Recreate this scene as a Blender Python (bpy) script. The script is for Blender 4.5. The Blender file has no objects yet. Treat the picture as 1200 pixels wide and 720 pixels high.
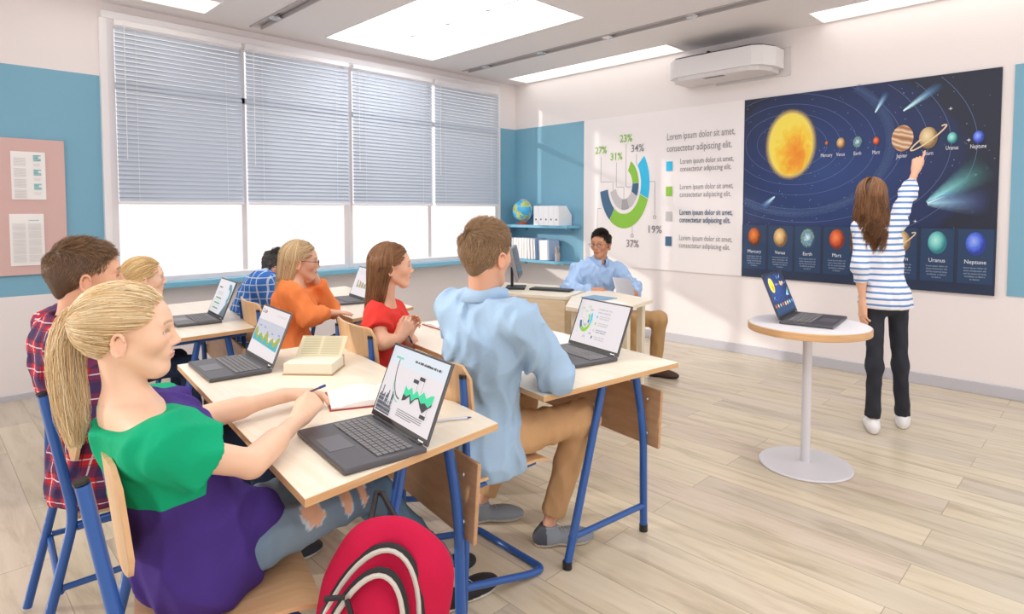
import bpy, bmesh, math, random
import numpy as np
from mathutils import Vector, Matrix
random.seed(7); rng = np.random.default_rng(7)
SC = bpy.context.scene
COL = SC.collection
PI = math.pi
# ------------------------------------------------------------------ camera, world, sun, exposure
CAM = dict(f=715.0, cx=600.0, cy=280.0, H=1.40, tilt=math.atan(34 / 715.0), yaw=math.radians(45.2))
_t, _w = CAM['tilt'], CAM['yaw']
cF = Vector((-math.sin(_w) * math.cos(_t), math.cos(_w) * math.cos(_t), -math.sin(_t)))
cR = Vector((math.cos(_w), math.sin(_w), 0))
cU = cR.cross(cF)
cam_d = bpy.data.cameras.new('camera'); cam = bpy.data.objects.new('camera', cam_d); COL.objects.link(cam)
cam.matrix_world = Matrix(((cR.x, cU.x, -cF.x, 0), (cR.y, cU.y, -cF.y, 0), (cR.z, cU.z, -cF.z, CAM['H']), (0, 0, 0, 1)))
cam_d.sensor_width = 36; cam_d.sensor_fit = 'HORIZONTAL'; cam_d.lens = 36 * CAM['f'] / 1200
cam_d.shift_y = -(360 - CAM['cy']) / 1200.0
cam_d.clip_start = 0.05; cam_d.clip_end = 200
SC.camera = cam
world = bpy.data.worlds.new('world'); SC.world = world; world.use_nodes = True
bg = world.node_tree.nodes['Background']; bg.inputs[0].default_value = (1.0, 0.95, 0.95, 1); bg.inputs[1].default_value = 1.18
sun_d = bpy.data.lights.new('sun', 'SUN'); sun_d.energy = 1.8; sun_d.angle = math.radians(1.5); sun_d.color = (1, .95, .88)
sun = bpy.data.objects.new('sun', sun_d); COL.objects.link(sun)
sun.rotation_euler = Vector((0.62, 0.72, -0.25)).to_track_quat('-Z', 'Y').to_euler()
SC.view_settings.view_transform = 'Standard'; SC.view_settings.look = 'None'
SC.view_settings.gamma = 1; SC.view_settings.use_curve_mapping = False
SC.view_settings.exposure = 0.15

# ------------------------------------------------------------------ helpers
def tag(o, label=None, cat=None, group=None, kind=None):
    if label: o['label'] = label
    if cat: o['category'] = cat
    if group: o['group'] = group
    if kind: o['kind'] = kind
    return o
def thing(name, label, cat, loc=(0, 0, 0), rz=0.0, group=None):
    o = bpy.data.objects.new(name, None); COL.objects.link(o)
    o.location = loc; o.rotation_euler = (0, 0, rz); o.empty_display_size = .1
    return tag(o, label, cat, group)
def s2l(c):
    return tuple(((x / 12.92) if x <= .04045 else ((x + .055) / 1.055) ** 2.4) for x in c[:3]) + (1,)
def hexc(h):
    return s2l(tuple(int(h[i:i + 2], 16) / 255 for i in (0, 2, 4)))
MATS = {}
def mat(name, col='808080', rough=.5, metal=0, emit=None, es=0, spec=.5, sss=0, attr=False, alpha=1, bump=None, build=None, coat=0):
    if name in MATS: return MATS[name]
    m = bpy.data.materials.new(name); m.use_nodes = True; MATS[name] = m
    nt = m.node_tree; b = nt.nodes['Principled BSDF']
    c = hexc(col) if isinstance(col, str) else col
    b.inputs['Base Color'].default_value = c; b.inputs['Roughness'].default_value = rough
    b.inputs['Metallic'].default_value = metal; b.inputs['Specular IOR Level'].default_value = spec
    b.inputs['Coat Weight'].default_value = coat
    if emit: b.inputs['Emission Color'].default_value = hexc(emit); b.inputs['Emission Strength'].default_value = es
    if sss: b.inputs['Subsurface Weight'].default_value = sss; b.inputs['Subsurface Radius'].default_value = (.02, .008, .004); b.inputs['Subsurface Scale'].default_value = .5
    if alpha < 1: b.inputs['Alpha'].default_value = alpha
    if attr:
        a = nt.nodes.new('ShaderNodeAttribute'); a.attribute_name = 'Col'
        nt.links.new(a.outputs['Color'], b.inputs['Base Color'])
    if bump:
        n = nt.nodes.new('ShaderNodeTexNoise'); n.inputs['Scale'].default_value = bump[0]; n.inputs['Detail'].default_value = 4
        tc = nt.nodes.new('ShaderNodeTexCoord'); nt.links.new(tc.outputs['Object'], n.inputs['Vector'])
        bp = nt.nodes.new('ShaderNodeBump'); bp.inputs['Strength'].default_value = bump[1]; bp.inputs['Distance'].default_value = bump[2]
        nt.links.new(n.outputs[0], bp.inputs['Height']); nt.links.new(bp.outputs[0], b.inputs['Normal'])
    if build: build(nt, b)
    return m
def node(nt, t, **kw):
    n = nt.nodes.new(t)
    for k, v in kw.items():
        if k.startswith('i_'): n.inputs[int(k[2:]) if k[2:].isdigit() else k[2:].replace('_', ' ')].default_value = v
        else: setattr(n, k, v)
    return n
def ramp(nt, stops, interp='LINEAR'):
    r = nt.nodes.new('ShaderNodeValToRGB'); cr = r.color_ramp; cr.interpolation = interp
    while len(cr.elements) < len(stops): cr.elements.new(.5)
    for e, (p, c) in zip(cr.elements, stops): e.position = p; e.color = hexc(c) if isinstance(c, str) else c
    return r
def wood(c1, c2, scale=(3, 30, 30), rough=.4, axis='Object'):
    def f(nt, b):
        tc = node(nt, 'ShaderNodeTexCoord'); mp = node(nt, 'ShaderNodeMapping'); mp.inputs['Scale'].default_value = scale
        n = node(nt, 'ShaderNodeTexNoise'); n.inputs['Scale'].default_value = 1.5; n.inputs['Detail'].default_value = 6; n.inputs['Distortion'].default_value = .6
        r = ramp(nt, [(.3, c1), (.7, c2)])
        nt.links.new(tc.outputs['Object'], mp.inputs[0]); nt.links.new(mp.outputs[0], n.inputs['Vector']); nt.links.new(n.outputs[0], r.inputs[0])
        nt.links.new(r.outputs[0], b.inputs['Base Color'])
    return f

class MB:
    """collects shapes, then links them as ONE mesh object"""
    def __init__(s): s.v = []; s.f = []; s.m = []; s.mats = []; s.uv = {}
    def mi(s, m):
        if m not in s.mats: s.mats.append(m)
        return s.mats.index(m)
    def add(s, vs, fs, m=None, M=None, uvs=None):
        o = len(s.v)
        for v in vs:
            v = Vector(v); s.v.append(M @ v if M else v)
        k = s.mi(m) if m else 0
        for f in fs:
            if uvs is not None: s.uv[len(s.f)] = [uvs[i] for i in f]
            s.f.append([o + i for i in f]); s.m.append(k)
        return s
    def box(s, c, d, m=None, M=None, bev=0):
        x, y, z = d[0] / 2, d[1] / 2, d[2] / 2
        T = Matrix.Translation(c)
        if M: T = M @ T
        if bev:
            b = min(bev, x * .9, y * .9, z * .9); bm = bmesh.new(); bmesh.ops.create_cube(bm, size=1)
            bmesh.ops.scale(bm, vec=(d[0], d[1], d[2]), verts=bm.verts)
            bmesh.ops.bevel(bm, geom=bm.edges[:], offset=b, segments=2, affect='EDGES', profile=.5)
            bm.verts.index_update()
            s.add([v.co.copy() for v in bm.verts], [[v.index for v in f.verts] for f in bm.faces], m, T); bm.free(); return s
        vs = [(-x, -y, -z), (x, -y, -z), (x, y, -z), (-x, y, -z), (-x, -y, z), (x, -y, z), (x, y, z), (-x, y, z)]
        return s.add(vs, [(0, 3, 2, 1), (4, 5, 6, 7), (0, 1, 5, 4), (1, 2, 6, 5), (2, 3, 7, 6), (3, 0, 4, 7)], m, T)
    def prism(s, poly, z0, z1, m=None, M=None):
        n = len(poly); vs = [(p[0], p[1], z0) for p in poly] + [(p[0], p[1], z1) for p in poly]
        fs = [list(range(n))[::-1], list(range(n, 2 * n))] + [(i, (i + 1) % n, n + (i + 1) % n, n + i) for i in range(n)]
        return s.add(vs, fs, m, M)
    def tube(s, pts, r, m=None, seg=12, M=None, caps=True):
        pts = [Vector(p) for p in pts]; n = len(pts)
        rs = r if isinstance(r, (list, tuple)) else [r] * n
        vs = []; prev = None
        for i, p in enumerate(pts):
            t = (pts[min(i + 1, n - 1)] - pts[max(i - 1, 0)]).normalized()
            if prev is None:
                a = Vector((0, 0, 1)) if abs(t.z) < .9 else Vector((1, 0, 0)); u = t.cross(a).normalized()
            else: u = (prev - t * prev.dot(t)).normalized()
            prev = u; w = t.cross(u)
            for k in range(seg): a = 2 * PI * k / seg; vs.append(p + (u * math.cos(a) + w * math.sin(a)) * rs[i])
        fs = [(i * seg + k, i * seg + (k + 1) % seg, (i + 1) * seg + (k + 1) % seg, (i + 1) * seg + k) for i in range(n - 1) for k in range(seg)]
        if caps: fs += [list(range(seg))[::-1], [(n - 1) * seg + k for k in range(seg)]]
        return s.add(vs, fs, m, M)
    def lathe(s, prof, m=None, seg=32, M=None):
        vs = [(r * math.cos(2 * PI * k / seg), r * math.sin(2 * PI * k / seg), z) for r, z in prof for k in range(seg)]
        fs = [(i * seg + k, i * seg + (k + 1) % seg, (i + 1) * seg + (k + 1) % seg, (i + 1) * seg + k) for i in range(len(prof) - 1) for k in range(seg)]
        fs += [list(range(seg))[::-1], [(len(prof) - 1) * seg + k for k in range(seg)]]
        return s.add(vs, fs, m, M)
    def sphere(s, c, r, m=None, seg=16, M=None):
        r = r if isinstance(r, (tuple, list)) else (r, r, r); vs = []; fs = []; h = seg // 2
        for i in range(h + 1):
            th = PI * i / h
            for k in range(seg):
                ph = 2 * PI * k / seg; vs.append((c[0] + r[0] * math.sin(th) * math.cos(ph), c[1] + r[1] * math.sin(th) * math.sin(ph), c[2] + r[2] * math.cos(th)))
        for i in range(h):
            for k in range(seg): fs.append((i * seg + k, (i + 1) * seg + k, (i + 1) * seg + (k + 1) % seg, i * seg + (k + 1) % seg))
        return s.add(vs, fs, m, M)
    def build(s, name, m=None, parent=None, smooth=False, world=False):
        me = bpy.data.meshes.new(name); vs = s.v
        if world and parent:
            inv = (Matrix.Translation(parent.location) @ parent.rotation_euler.to_matrix().to_4x4()).inverted(); vs = [inv @ v for v in vs]
        me.from_pydata([tuple(v) for v in vs], [], s.f)
        ms = s.mats or ([m] if m else [])
        if m and not s.mats: ms = [m]
        for x in ms: me.materials.append(x)
        if s.mats: me.polygons.foreach_set('material_index', s.m)
        if s.uv:
            ul = me.uv_layers.new(name='UVMap')
            for fi, u in s.uv.items():
                p = me.polygons[fi]
                for j, li in enumerate(p.loop_indices): ul.data[li].uv = u[j]
        if smooth:
            me.polygons.foreach_set('use_smooth', [True] * len(me.polygons))
            bm = bmesh.new(); bm.from_mesh(me)
            for e in bm.edges:
                if len(e.link_faces) == 2 and e.calc_face_angle(0) > .7: e.smooth = False
            bm.to_mesh(me); bm.free()
        me.update()
        o = bpy.data.objects.new(name, me); COL.objects.link(o)
        if parent: o.parent = parent
        return o
def arc_pts(pts, r, n=5):
    """rounds the inner corners of a polyline"""
    pts = [Vector(p) for p in pts]; out = [pts[0]]
    for i in range(1, len(pts) - 1):
        a, b, c = pts[i - 1], pts[i], pts[i + 1]; d1 = (a - b); d2 = (c - b)
        q = min(r, d1.length * .45, d2.length * .45); p0 = b + d1.normalized() * q; p2 = b + d2.normalized() * q
        for k in range(n + 1):
            t = k / n; out.append(p0 * (1 - t) ** 2 + b * 2 * t * (1 - t) + p2 * t * t)
    out.append(pts[-1]); return out
def dup(o, parent=None, loc=None, rz=None, label=None, group=None):
    c = o.copy(); COL.objects.link(c)
    if parent: c.parent = parent
    if loc is not None: c.location = loc
    if rz is not None: c.rotation_euler = (0, 0, rz)
    if label: c['label'] = label
    if group: c['group'] = group
    for ch in [x for x in bpy.data.objects if x.parent == o]: dup(ch, c)
    return c

# flat print / screen drawing: a sheet with local coordinates (u right, v up) in metres
class Canvas:
    def __init__(s, w, h, M): s.w = w; s.h = h; s.M = M; s.mb = MB(); s.k = 0; s.step = .00025
    def poly(s, pts, m, uvs=None, clip=True):
        s.k += 1; z = s.step * s.k
        s.mb.add([(p[0], p[1], z) for p in pts], [list(range(len(pts)))], m, s.M, uvs); return s
    def rect(s, x0, y0, x1, y1, m, uvs=None): return s.poly([(x0, y0), (x1, y0), (x1, y1), (x0, y1)], m, uvs)
    def disc(s, x, y, rx, ry, m, n=40):
        a = [2 * PI * i / n for i in range(n)]
        return s.poly([(x + rx * math.cos(t), y + ry * math.sin(t)) for t in a], m, [(math.cos(t), math.sin(t)) for t in a])
    def strip(s, pts, w, m, closed=False):
        s.k += 1; z = s.step * s.k
        vs = []; n = len(pts)
        for i, p in enumerate(pts):
            a = pts[max(i - 1, 0)]; b = pts[min(i + 1, n - 1)]
            dx, dy = b[0] - a[0], b[1] - a[1]; L = math.hypot(dx, dy) or 1
            vs += [(p[0] - dy / L * w / 2, p[1] + dx / L * w / 2, z), (p[0] + dy / L * w / 2, p[1] - dx / L * w / 2, z)]
        s.mb.add(vs, [(2 * i, 2 * i + 1, 2 * i + 3, 2 * i + 2) for i in range(n - 1)], m, s.M); return s
    def sector(s, x, y, r0, r1, a0, a1, m, n=24):
        ts = [math.radians(a0 + (a1 - a0) * i / n) for i in range(n + 1)]; s.k += 1; z = s.step * s.k
        vs = [(x + r1 * math.cos(t), y + r1 * math.sin(t), z) for t in ts] + [(x + r0 * math.cos(t), y + r0 * math.sin(t), z) for t in ts]
        s.mb.add(vs, [(i, i + n + 1, i + n + 2, i + 1) for i in range(n)], m, s.M); return s
    def text(s, txt, x, y, size, m, align='LEFT', sx=1.0, bold=0.0, fit=None):
        c = bpy.data.curves.new('lettering', 'FONT'); c.body = txt; c.size = size; c.align_x = align; c.offset = bold
        c.resolution_u = 2
        o = bpy.data.objects.new('lettering', c); COL.objects.link(o)
        dg = bpy.context.evaluated_depsgraph_get(); me = bpy.data.meshes.new_from_object(o.evaluated_get(dg))
        if fit: xs_ = [v.co.x for v in me.vertices]; sx = fit / (max(xs_) - min(xs_))
        s.k += 1; z = s.step * s.k
        s.mb.add([(x + v.co.x * sx, y + v.co.y, z) for v in me.vertices], [list(p.vertices) for p in me.polygons], m, s.M)
        bpy.data.objects.remove(o); bpy.data.curves.remove(c); bpy.data.meshes.remove(me); return s
def frame(o, ux, uy):
    """matrix of a drawing plane: origin o, right ux, up uy"""
    ux = Vector(ux).normalized(); uy = Vector(uy).normalized(); n = ux.cross(uy)
    return Matrix(((ux.x, uy.x, n.x, o[0]), (ux.y, uy.y, n.y, o[1]), (ux.z, uy.z, n.z, o[2]), (0, 0, 0, 1)))
# ------------------------------------------------------------------ materials
WX, WY, CZ = -5.72, 5.75, 3.03          # window wall, poster wall, ceiling
white = mat('white_paint', 'f1e9e7', .75)
def twotone(nt, b):
    tc = node(nt, 'ShaderNodeTexCoord'); sp = node(nt, 'ShaderNodeSeparateXYZ'); nt.links.new(tc.outputs['Object'], sp.inputs[0])
    g1 = node(nt, 'ShaderNodeMath', operation='GREATER_THAN'); g1.inputs[1].default_value = .765
    g2 = node(nt, 'ShaderNodeMath', operation='LESS_THAN'); g2.inputs[1].default_value = 2.452
    mu = node(nt, 'ShaderNodeMath', operation='MULTIPLY'); nt.links.new(sp.outputs[2], g1.inputs[0]); nt.links.new(sp.outputs[2], g2.inputs[0])
    nt.links.new(g1.outputs[0], mu.inputs[0]); nt.links.new(g2.outputs[0], mu.inputs[1])
    mx = node(nt, 'ShaderNodeMix', data_type='RGBA'); mx.inputs[6].default_value = hexc('ece4e3'); mx.inputs[7].default_value = hexc('7cafc6')
    nt.links.new(mu.outputs[0], mx.inputs[0]); nt.links.new(mx.outputs[2], b.inputs['Base Color'])
wallm = mat('two_tone_wall_paint', rough=.75, build=twotone)
bluem = mat('blue_paint', '7cafc6', .7)
def floorf(nt, b):
    tc = node(nt, 'ShaderNodeTexCoord')
    br = node(nt, 'ShaderNodeTexBrick'); br.offset = .37; br.squash = 1
    br.inputs['Scale'].default_value = 1.0; br.inputs['Brick Width'].default_value = 1.5; br.inputs['Row Height'].default_value = .185
    br.inputs['Mortar Size'].default_value = .0018; br.inputs['Mortar Smooth'].default_value = .1; br.inputs['Bias'].default_value = 0
    br.inputs['Color1'].default_value = (0, 0, 0, 1); br.inputs['Color2'].default_value = (1, 1, 1, 1); br.inputs['Mortar'].default_value = (.5, .5, .5, 1)
    nt.links.new(tc.outputs['Object'], br.inputs['Vector'])
    mp = node(nt, 'ShaderNodeMapping'); mp.inputs['Scale'].default_value = (1.2, 9, 1); nt.links.new(tc.outputs['Object'], mp.inputs[0])
    # per plank offset so the grain differs
    ad = node(nt, 'ShaderNodeVectorMath', operation='ADD'); sc = node(nt, 'ShaderNodeVectorMath', operation='SCALE'); sc.inputs[3].default_value = 17
    nt.links.new(br.outputs['Color'], sc.inputs[0]); nt.links.new(sc.outputs[0], ad.inputs[0]); nt.links.new(mp.outputs[0], ad.inputs[1])
    n = node(nt, 'ShaderNodeTexNoise'); n.inputs['Scale'].default_value = 1.6; n.inputs['Detail'].default_value = 7; n.inputs['Roughness'].default_value = .6; n.inputs['Distortion'].default_value = .5
    nt.links.new(ad.outputs[0], n.inputs['Vector'])
    r1 = ramp(nt, [(.0, 'cec2b0'), (.35, 'dfd2b9'), (.7, 'e3d7c0'), (1, 'd8c9b8')]); nt.links.new(br.outputs['Color'], r1.inputs[0])
    r2 = ramp(nt, [(.28, 'c6beb2'), (.5, 'f2efea'), (.72, 'ffffff')]); nt.links.new(n.outputs[0], r2.inputs[0])
    mx = node(nt, 'ShaderNodeMix', data_type='RGBA', blend_type='MULTIPLY'); mx.inputs[0].default_value = .75
    nt.links.new(r1.outputs[0], mx.inputs[6]); nt.links.new(r2.outputs[0], mx.inputs[7])
    m2 = node(nt, 'ShaderNodeMix', data_type='RGBA'); m2.inputs[7].default_value = hexc('8a7a66')
    fm = node(nt, 'ShaderNodeMath', operation='MULTIPLY'); fm.inputs[1].default_value = .6; nt.links.new(br.outputs['Fac'], fm.inputs[0]); nt.links.new(fm.outputs[0], m2.inputs[0])
    nt.links.new(mx.outputs[2], m2.inputs[6]); nt.links.new(m2.outputs[2], b.inputs['Base Color'])
floorm = mat('oak_plank_floor', rough=.24, build=floorf, spec=.5)
basem = mat('grey_baseboard', 'c3c1c8', .4)
stripp = mat('light_strip_glow', 'ffffff', .5, emit='fffdf6', es=1.3)
lightp = mat('light_panel_glow', 'ffffff', .5, emit='f8faff', es=3.1)
trimw = mat('white_trim', 'f0ecec', .45)
greyl = mat('light_grey', 'c9c7ca', .5)
slatm = mat('blind_slat', 'bcc4cf', .45, metal=.0)
darkm = mat('dark_plastic', '26272b', .45)
sillm = mat('blue_sill_paint', '7cb8d2', .35)
# ------------------------------------------------------------------ the room
def structure(name, mb, m=None, parent=None):
    o = mb.build(name, m, parent)
    if not parent: o['kind'] = 'structure'
    return o
structure('floor', MB().box((-1.9, 1.9, -.05), (7.9, 8.0, .1)), floorm)
Y0, Y1, WB, WT = 1.16, 5.38, .80, 2.90     # window opening
m = MB(); th = .16; xc = WX - th / 2
m.box((xc, (-2.1 + Y0) / 2, CZ / 2), (th, Y0 + 2.1, CZ)); m.box((xc, (Y1 + WY) / 2 + .05, CZ / 2), (th, WY - Y1 + .1, CZ))
m.box((xc, (Y0 + Y1) / 2, WB / 2), (th, Y1 - Y0, WB)); m.box((xc, (Y0 + Y1) / 2, (WT + CZ) / 2), (th, Y1 - Y0, CZ - WT))
structure('wall_left', m, wallm)
m = MB(); m.box((-1.9 , WY + .08, CZ / 2), (7.9, .16, CZ), white); structure('wall_back', m)
m = MB(); m.box((-5.145, WY - .004, 1.6085), (1.15, .012, 1.687)); structure('trim_1', m, bluem)
m = MB(); m.box((.35, WY - .004, 1.6085), (2.0 - .09, .012, 1.687)); structure('trim_2', m, bluem)
m = MB(); m.box((-1.9, WY - .01, .045), (7.6, .02, .09), bev=.004); structure('baseboard_back', m, basem)
m = MB(); m.box((WX + .008, 1.8, .02), (.016, 7.9, .04)); structure('baseboard_left', m, basem)
# ceiling with recesses for the light panels and the spotlight channels
panels = [(-5.40, 2.86, -3.28, 4.14), (-5.50, 5.36, -3.24, 5.74), (-1.93, 5.36, .3, 5.74), (-7, .6, -5.06, 1.83)]
panels[3] = (-5.46, .55, -5.06, 1.83)
panels += [(-2.35, 2.86, -.25, 4.14), (.60, 2.86, 1.9, 4.14), (-3.75, .0, -1.65, 1.28), (-.80, .0, 1.3, 1.28)]  # extra panels out of view, added only to brighten the room
chans = [(-5.55, 4.68, 1.2, 4.80), (-5.55, 2.22, 1.2, 2.34)]
xs = sorted({WX - .0, 2.05} | {p[0] for p in panels + chans} | {p[2] for p in panels + chans})
ys = sorted({-2.1, WY + .0} | {p[1] for p in panels + chans} | {p[3] for p in panels + chans})
m = MB()
for i in range(len(xs) - 1):
    for j in range(len(ys) - 1):
        x, y = (xs[i] + xs[i + 1]) / 2, (ys[j] + ys[j + 1]) / 2
        if any(p[0] < x < p[2] and p[1] < y < p[3] for p in panels + chans): continue
        m.box((x, y, CZ + .02), (xs[i + 1] - xs[i], ys[j + 1] - ys[j], .04))
m.box((-1.85, 1.85, CZ + .14), (7.8, 7.95, .02))
ceilm = mat('ceiling_paint', 'ece7e7', .8)
structure('ceiling', m, ceilm)
for i, p in enumerate(panels):
    lab = ['large square gridded light panel in the ceiling near the windows', 'long light strip in the ceiling above the doughnut chart slide',
           'light strip in the ceiling above the planet poster', 'small light panel at the top left corner of the picture', 'added square fill light in the ceiling, out of view, over the round table', 'added square fill light in the ceiling, out of view, right of the round table', 'added square fill light in the ceiling, out of view, above the foreground desk', 'added square fill light in the ceiling, out of view, behind the foreground chairs'][i]
    cx_, cy_, w_, h_ = (p[0] + p[2]) / 2, (p[1] + p[3]) / 2, p[2] - p[0], p[3] - p[1]
    t = thing('ceiling_light_panel', lab, 'ceiling light', (cx_, cy_, CZ))
    m = MB(); m.box((0, 0, .05), (w_, h_, .02)); m.build('diffuser', stripp if i in (1, 2, 3) else lightp, t)
    m = MB()
    for sx in (-1, 1): m.box((sx * (w_ / 2 - .008), 0, .01), (.016, h_, .03)); m.box((0, sx * (h_ / 2 - .008), .01), (w_ - .033, .016, .03))
    if i not in (1, 2, 3):
        for k in (1, 2, 3): m.box((-w_ / 2 + w_ * k / 4, 0, .034), (.016, h_ - .04, .010))
        m.box((0, 0, .034), (w_ - .04, .018, .010))
    elif i in (1, 2):
        for k in (1, 2): m.box((-w_ / 2 + w_ * k / 3, 0, .034), (.006, h_ - .04, .008))
    m.build('panel_frame', trimw, t)
for i, c in enumerate(chans):
    t = thing('lighting_channel', ['recessed ceiling channel nearer the poster wall', 'recessed ceiling channel nearer the pink noticeboard'][i], 'ceiling channel', ((c[0] + c[2]) / 2, (c[1] + c[3]) / 2, CZ))
    L = c[2] - c[0]
    m = MB(); m.box((0, 0, .035), (L, .118, .01)); m.build('channel_bed', mat('channel_grey', 'cfc9c9', .6), t)
    m = MB()
    for s_ in (-1, 1): m.box((0, s_ * .05, .006), (L, .012, .03))
    m.build('edge_strip', mat('channel_edge', 'b9b3b3', .5), t)
spot_lab = ['closest to the corner of the room', 'second from the corner of the room', 'third from the corner of the room', 'beside the projector end of the channel', 'in the channel at upper left']
chrome = mat('chrome', 'd8d8da', .15, metal=1)
for i, (x, y) in enumerate([(-5.19, 4.74), (-4.34, 4.74), (-3.5, 4.74), (-2.63, 4.74), (-5.14, 2.28)]):
    t = thing('ceiling_spotlight', 'small round chrome ceiling spotlight, ' + spot_lab[i], 'spotlight', (x, y, CZ), group='round ceiling spotlights')
    MB().lathe([(.03, .028), (.045, .005), (.052, -.008), (.05, -.012), (.036, -.006)], seg=24).build('ring', chrome, t, True)
    MB().lathe([(.034, .01), (.03, -.004), (.0, -.006)], seg=24).build('lamp_lens', mat('spot_glow', 'ffffff', emit='fff8ee', es=4), t, True)
# windows: a frame, mullions and panes
def glassf(nt, b):
    out = [n for n in nt.nodes if n.type == 'OUTPUT_MATERIAL'][0]
    tr = node(nt, 'ShaderNodeBsdfTransparent'); gl = node(nt, 'ShaderNodeBsdfGlossy'); gl.inputs['Roughness'].default_value = .02
    mx = node(nt, 'ShaderNodeMixShader'); mx.inputs[0].default_value = .05
    nt.links.new(tr.outputs[0], mx.inputs[1]); nt.links.new(gl.outputs[0], mx.inputs[2]); nt.links.new(mx.outputs[0], out.inputs[0])
glassm = mat('window_glass', build=glassf)
framem = mat('window_frame_paint', 'e4dfe0', .4)
ymid = 3.25
for n_, (a, b) in enumerate([(Y0, ymid), (ymid, Y1)]):
    m = MB(); xf = WX + .015; d = .07
    m.box((xf, a + .025, (WB + WT) / 2), (d, .05, WT - WB), bev=.004); m.box((xf, b - .025, (WB + WT) / 2), (d, .05, WT - WB), bev=.004)
    m.box((xf, (a + b) / 2, WT - .03), (d, b - a - .1, .06)); m.box((xf, (a + b) / 2, WB + .02), (d, b - a - .1, .04))
    m.box((xf - .02, (a + b) / 2, 2.39), (.05, b - a - .1, .05)); m.box((xf - .02, (a + b) / 2, (WB + WT) / 2), (.05, .045, WT - WB - .1))
    w_ = m.build('window_%d' % (n_ + 1), framem); w_['kind'] = 'structure'
    MB().box((WX - .03, (a + b) / 2, (WB + WT) / 2), (.006, b - a - .06, WT - WB - .06)).build('window_pane', glassm, w_)
m = MB()
m.box((WX - .08, Y0 + .004, (WB + WT) / 2), (.16, .008, WT - WB)); m.box((WX - .08, Y1 - .004, (WB + WT) / 2), (.16, .008, WT - WB))
m.box((WX + .012, (Y0 + Y1) / 2, WT + .03), (.08, Y1 - Y0 + .06, .06), bev=.005); m.box((WX + .012, Y0 - .02, (WB + WT) / 2), (.075, .05, WT - WB), bev=.004); m.box((WX + .012, Y1 + .02, (WB + WT) / 2), (.075, .05, WT - WB), bev=.004)
structure('trim_3', m, trimw)
structure('trim_4', MB().box((WX + .075, (Y0 + 5.75) / 2 - .02, .775), (.19, 5.75 - Y0 + .1, .05), bev=.008), sillm)
# blinds
bl = [(1.20, 2.165), (2.205, 3.225), (3.275, 4.285), (4.325, 5.33)]
labs = ['leftmost of the four, nearest the pink noticeboard', 'second from the left, above the plaid shirt boy side', 'third from the left, right of the middle post', 'rightmost of the four, nearest the globe shelf']
labs[1] = 'second from the left, left of the middle post'
for i, (a, b) in enumerate(bl):
    t = thing('venetian_blind', 'grey venetian blind, ' + labs[i], 'window blind', (WX + .11, (a + b) / 2, 1.45), group='venetian blinds on the window')
    L = b - a; z0, z1 = 1.45, 2.86; n = 38
    m = MB()
    for k in range(n):
        z = .035 + (z1 - z0 - .09) * k / (n - 1); tl = math.radians(57)
        M = Matrix.Translation((0, 0, z)) @ Matrix.Rotation(tl, 4, 'Y')
        # gently cambered slat
        w = .044; hgt = .004; vs = []
        for q in range(5):
            u = -w / 2 + w * q / 4; cz = hgt * (1 - (2 * u / w) ** 2)
            vs += [(u, -L / 2, cz), (u, L / 2, cz)]
        m.add(vs, [(2 * q, 2 * q + 1, 2 * q + 3, 2 * q + 2) for q in range(4)], None, M)
    m.build('slats', slatm, t, True)
    MB().box((0, 0, z1 - z0), (.05, L, .045), bev=.004).build('headrail', mat('blind_rail', 'e6e2e3', .4), t)
    MB().box((0, 0, 0.005), (.04, L, .022), bev=.004).build('bottom_rail', mat('blind_rail'), t)
    for y in (-L / 2 + .14, L / 2 - .14):
        m = MB()
        for x in (-.024, .024): m.tube([(x, y, .01), (x, y, z1 - z0)], .0012, seg=6)
        m.box((0, y, .0), (.05, .004, .004)); m.build('ladder_cord', mat('cord_white', 'dedede', .7), t)
    MB().tube([(.035, -L / 2 + .06, .35), (.035, -L / 2 + .06, z1 - z0)], .003, seg=6).build('tilt_wand', mat('cord_white'), t)
# ------------------------------------------------------------------ noticeboard and papers
pinkm = mat('pink_felt', 'd6b3ad', .9, bump=(300, .3, .001))
nb = bpy.data.objects
MBo = MB().box((0, 0, 0), (.024, 1.62, 1.0), bev=.003); nb = MBo.build('noticeboard', pinkm); nb.location = (WX + .0125, .06, 1.42)
tag(nb, 'pink felt noticeboard on the blue wall left of the windows', 'noticeboard')
paperm = mat('white_paper', 'f2efec', .8); greyt = mat('grey_print', 'cfccca', .8); tealt = mat('teal_print', '6fb9c0', .8)
def paper(y0, z0, y1, z1, label, teal):
    w, h = y1 - y0, z1 - z0
    cv = Canvas(w, h, frame((WX + .034, y0, z0), (0, 1, 0), (0, 0, 1)))
    cv.mb.box((WX + .029, (y0 + y1) / 2, (z0 + z1) / 2), (.008, w, h), paperm)
    if teal:
        for b_ in range(4):
            for k in range(7): cv.rect(.015, h - .05 - b_ * .078 - k * .009, .085, h - .047 - b_ * .078 - k * .009, greyt)
        for b_ in range(3):
            for k in range(5): cv.rect(.128, h - .03 - b_ * .105 - k * .009 , .128 + (.045 if k in (0, 3, 4) else .028), h - .024 - b_ * .105 - k * .009, tealt)
            for k in range(3): cv.rect(.128, h - .09 - b_ * .105 - k * .007, .168, h - .088 - b_ * .105 - k * .007, greyt)
    else:
        cv.rect(.11, h - .05, .17, h - .046, tealt)
        for c_ in (0, 1):
            for b_ in range(5):
                for k in range(7): cv.rect(.015 + c_ * .09, h - .075 - b_ * .058 - k * .0075, .09 + c_ * .09, h - .0725 - b_ * .058 - k * .0075, greyt)
    tag(cv.mb.build('printed_sheet'), label, 'paper')
paper(.55, 1.475, .75, 1.825, 'white printed sheet with turquoise marks, upper one pinned to the pink noticeboard', True)
paper(.53, .99, .73, 1.37, 'white two column text sheet, lower one pinned to the pink noticeboard', False)
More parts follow.
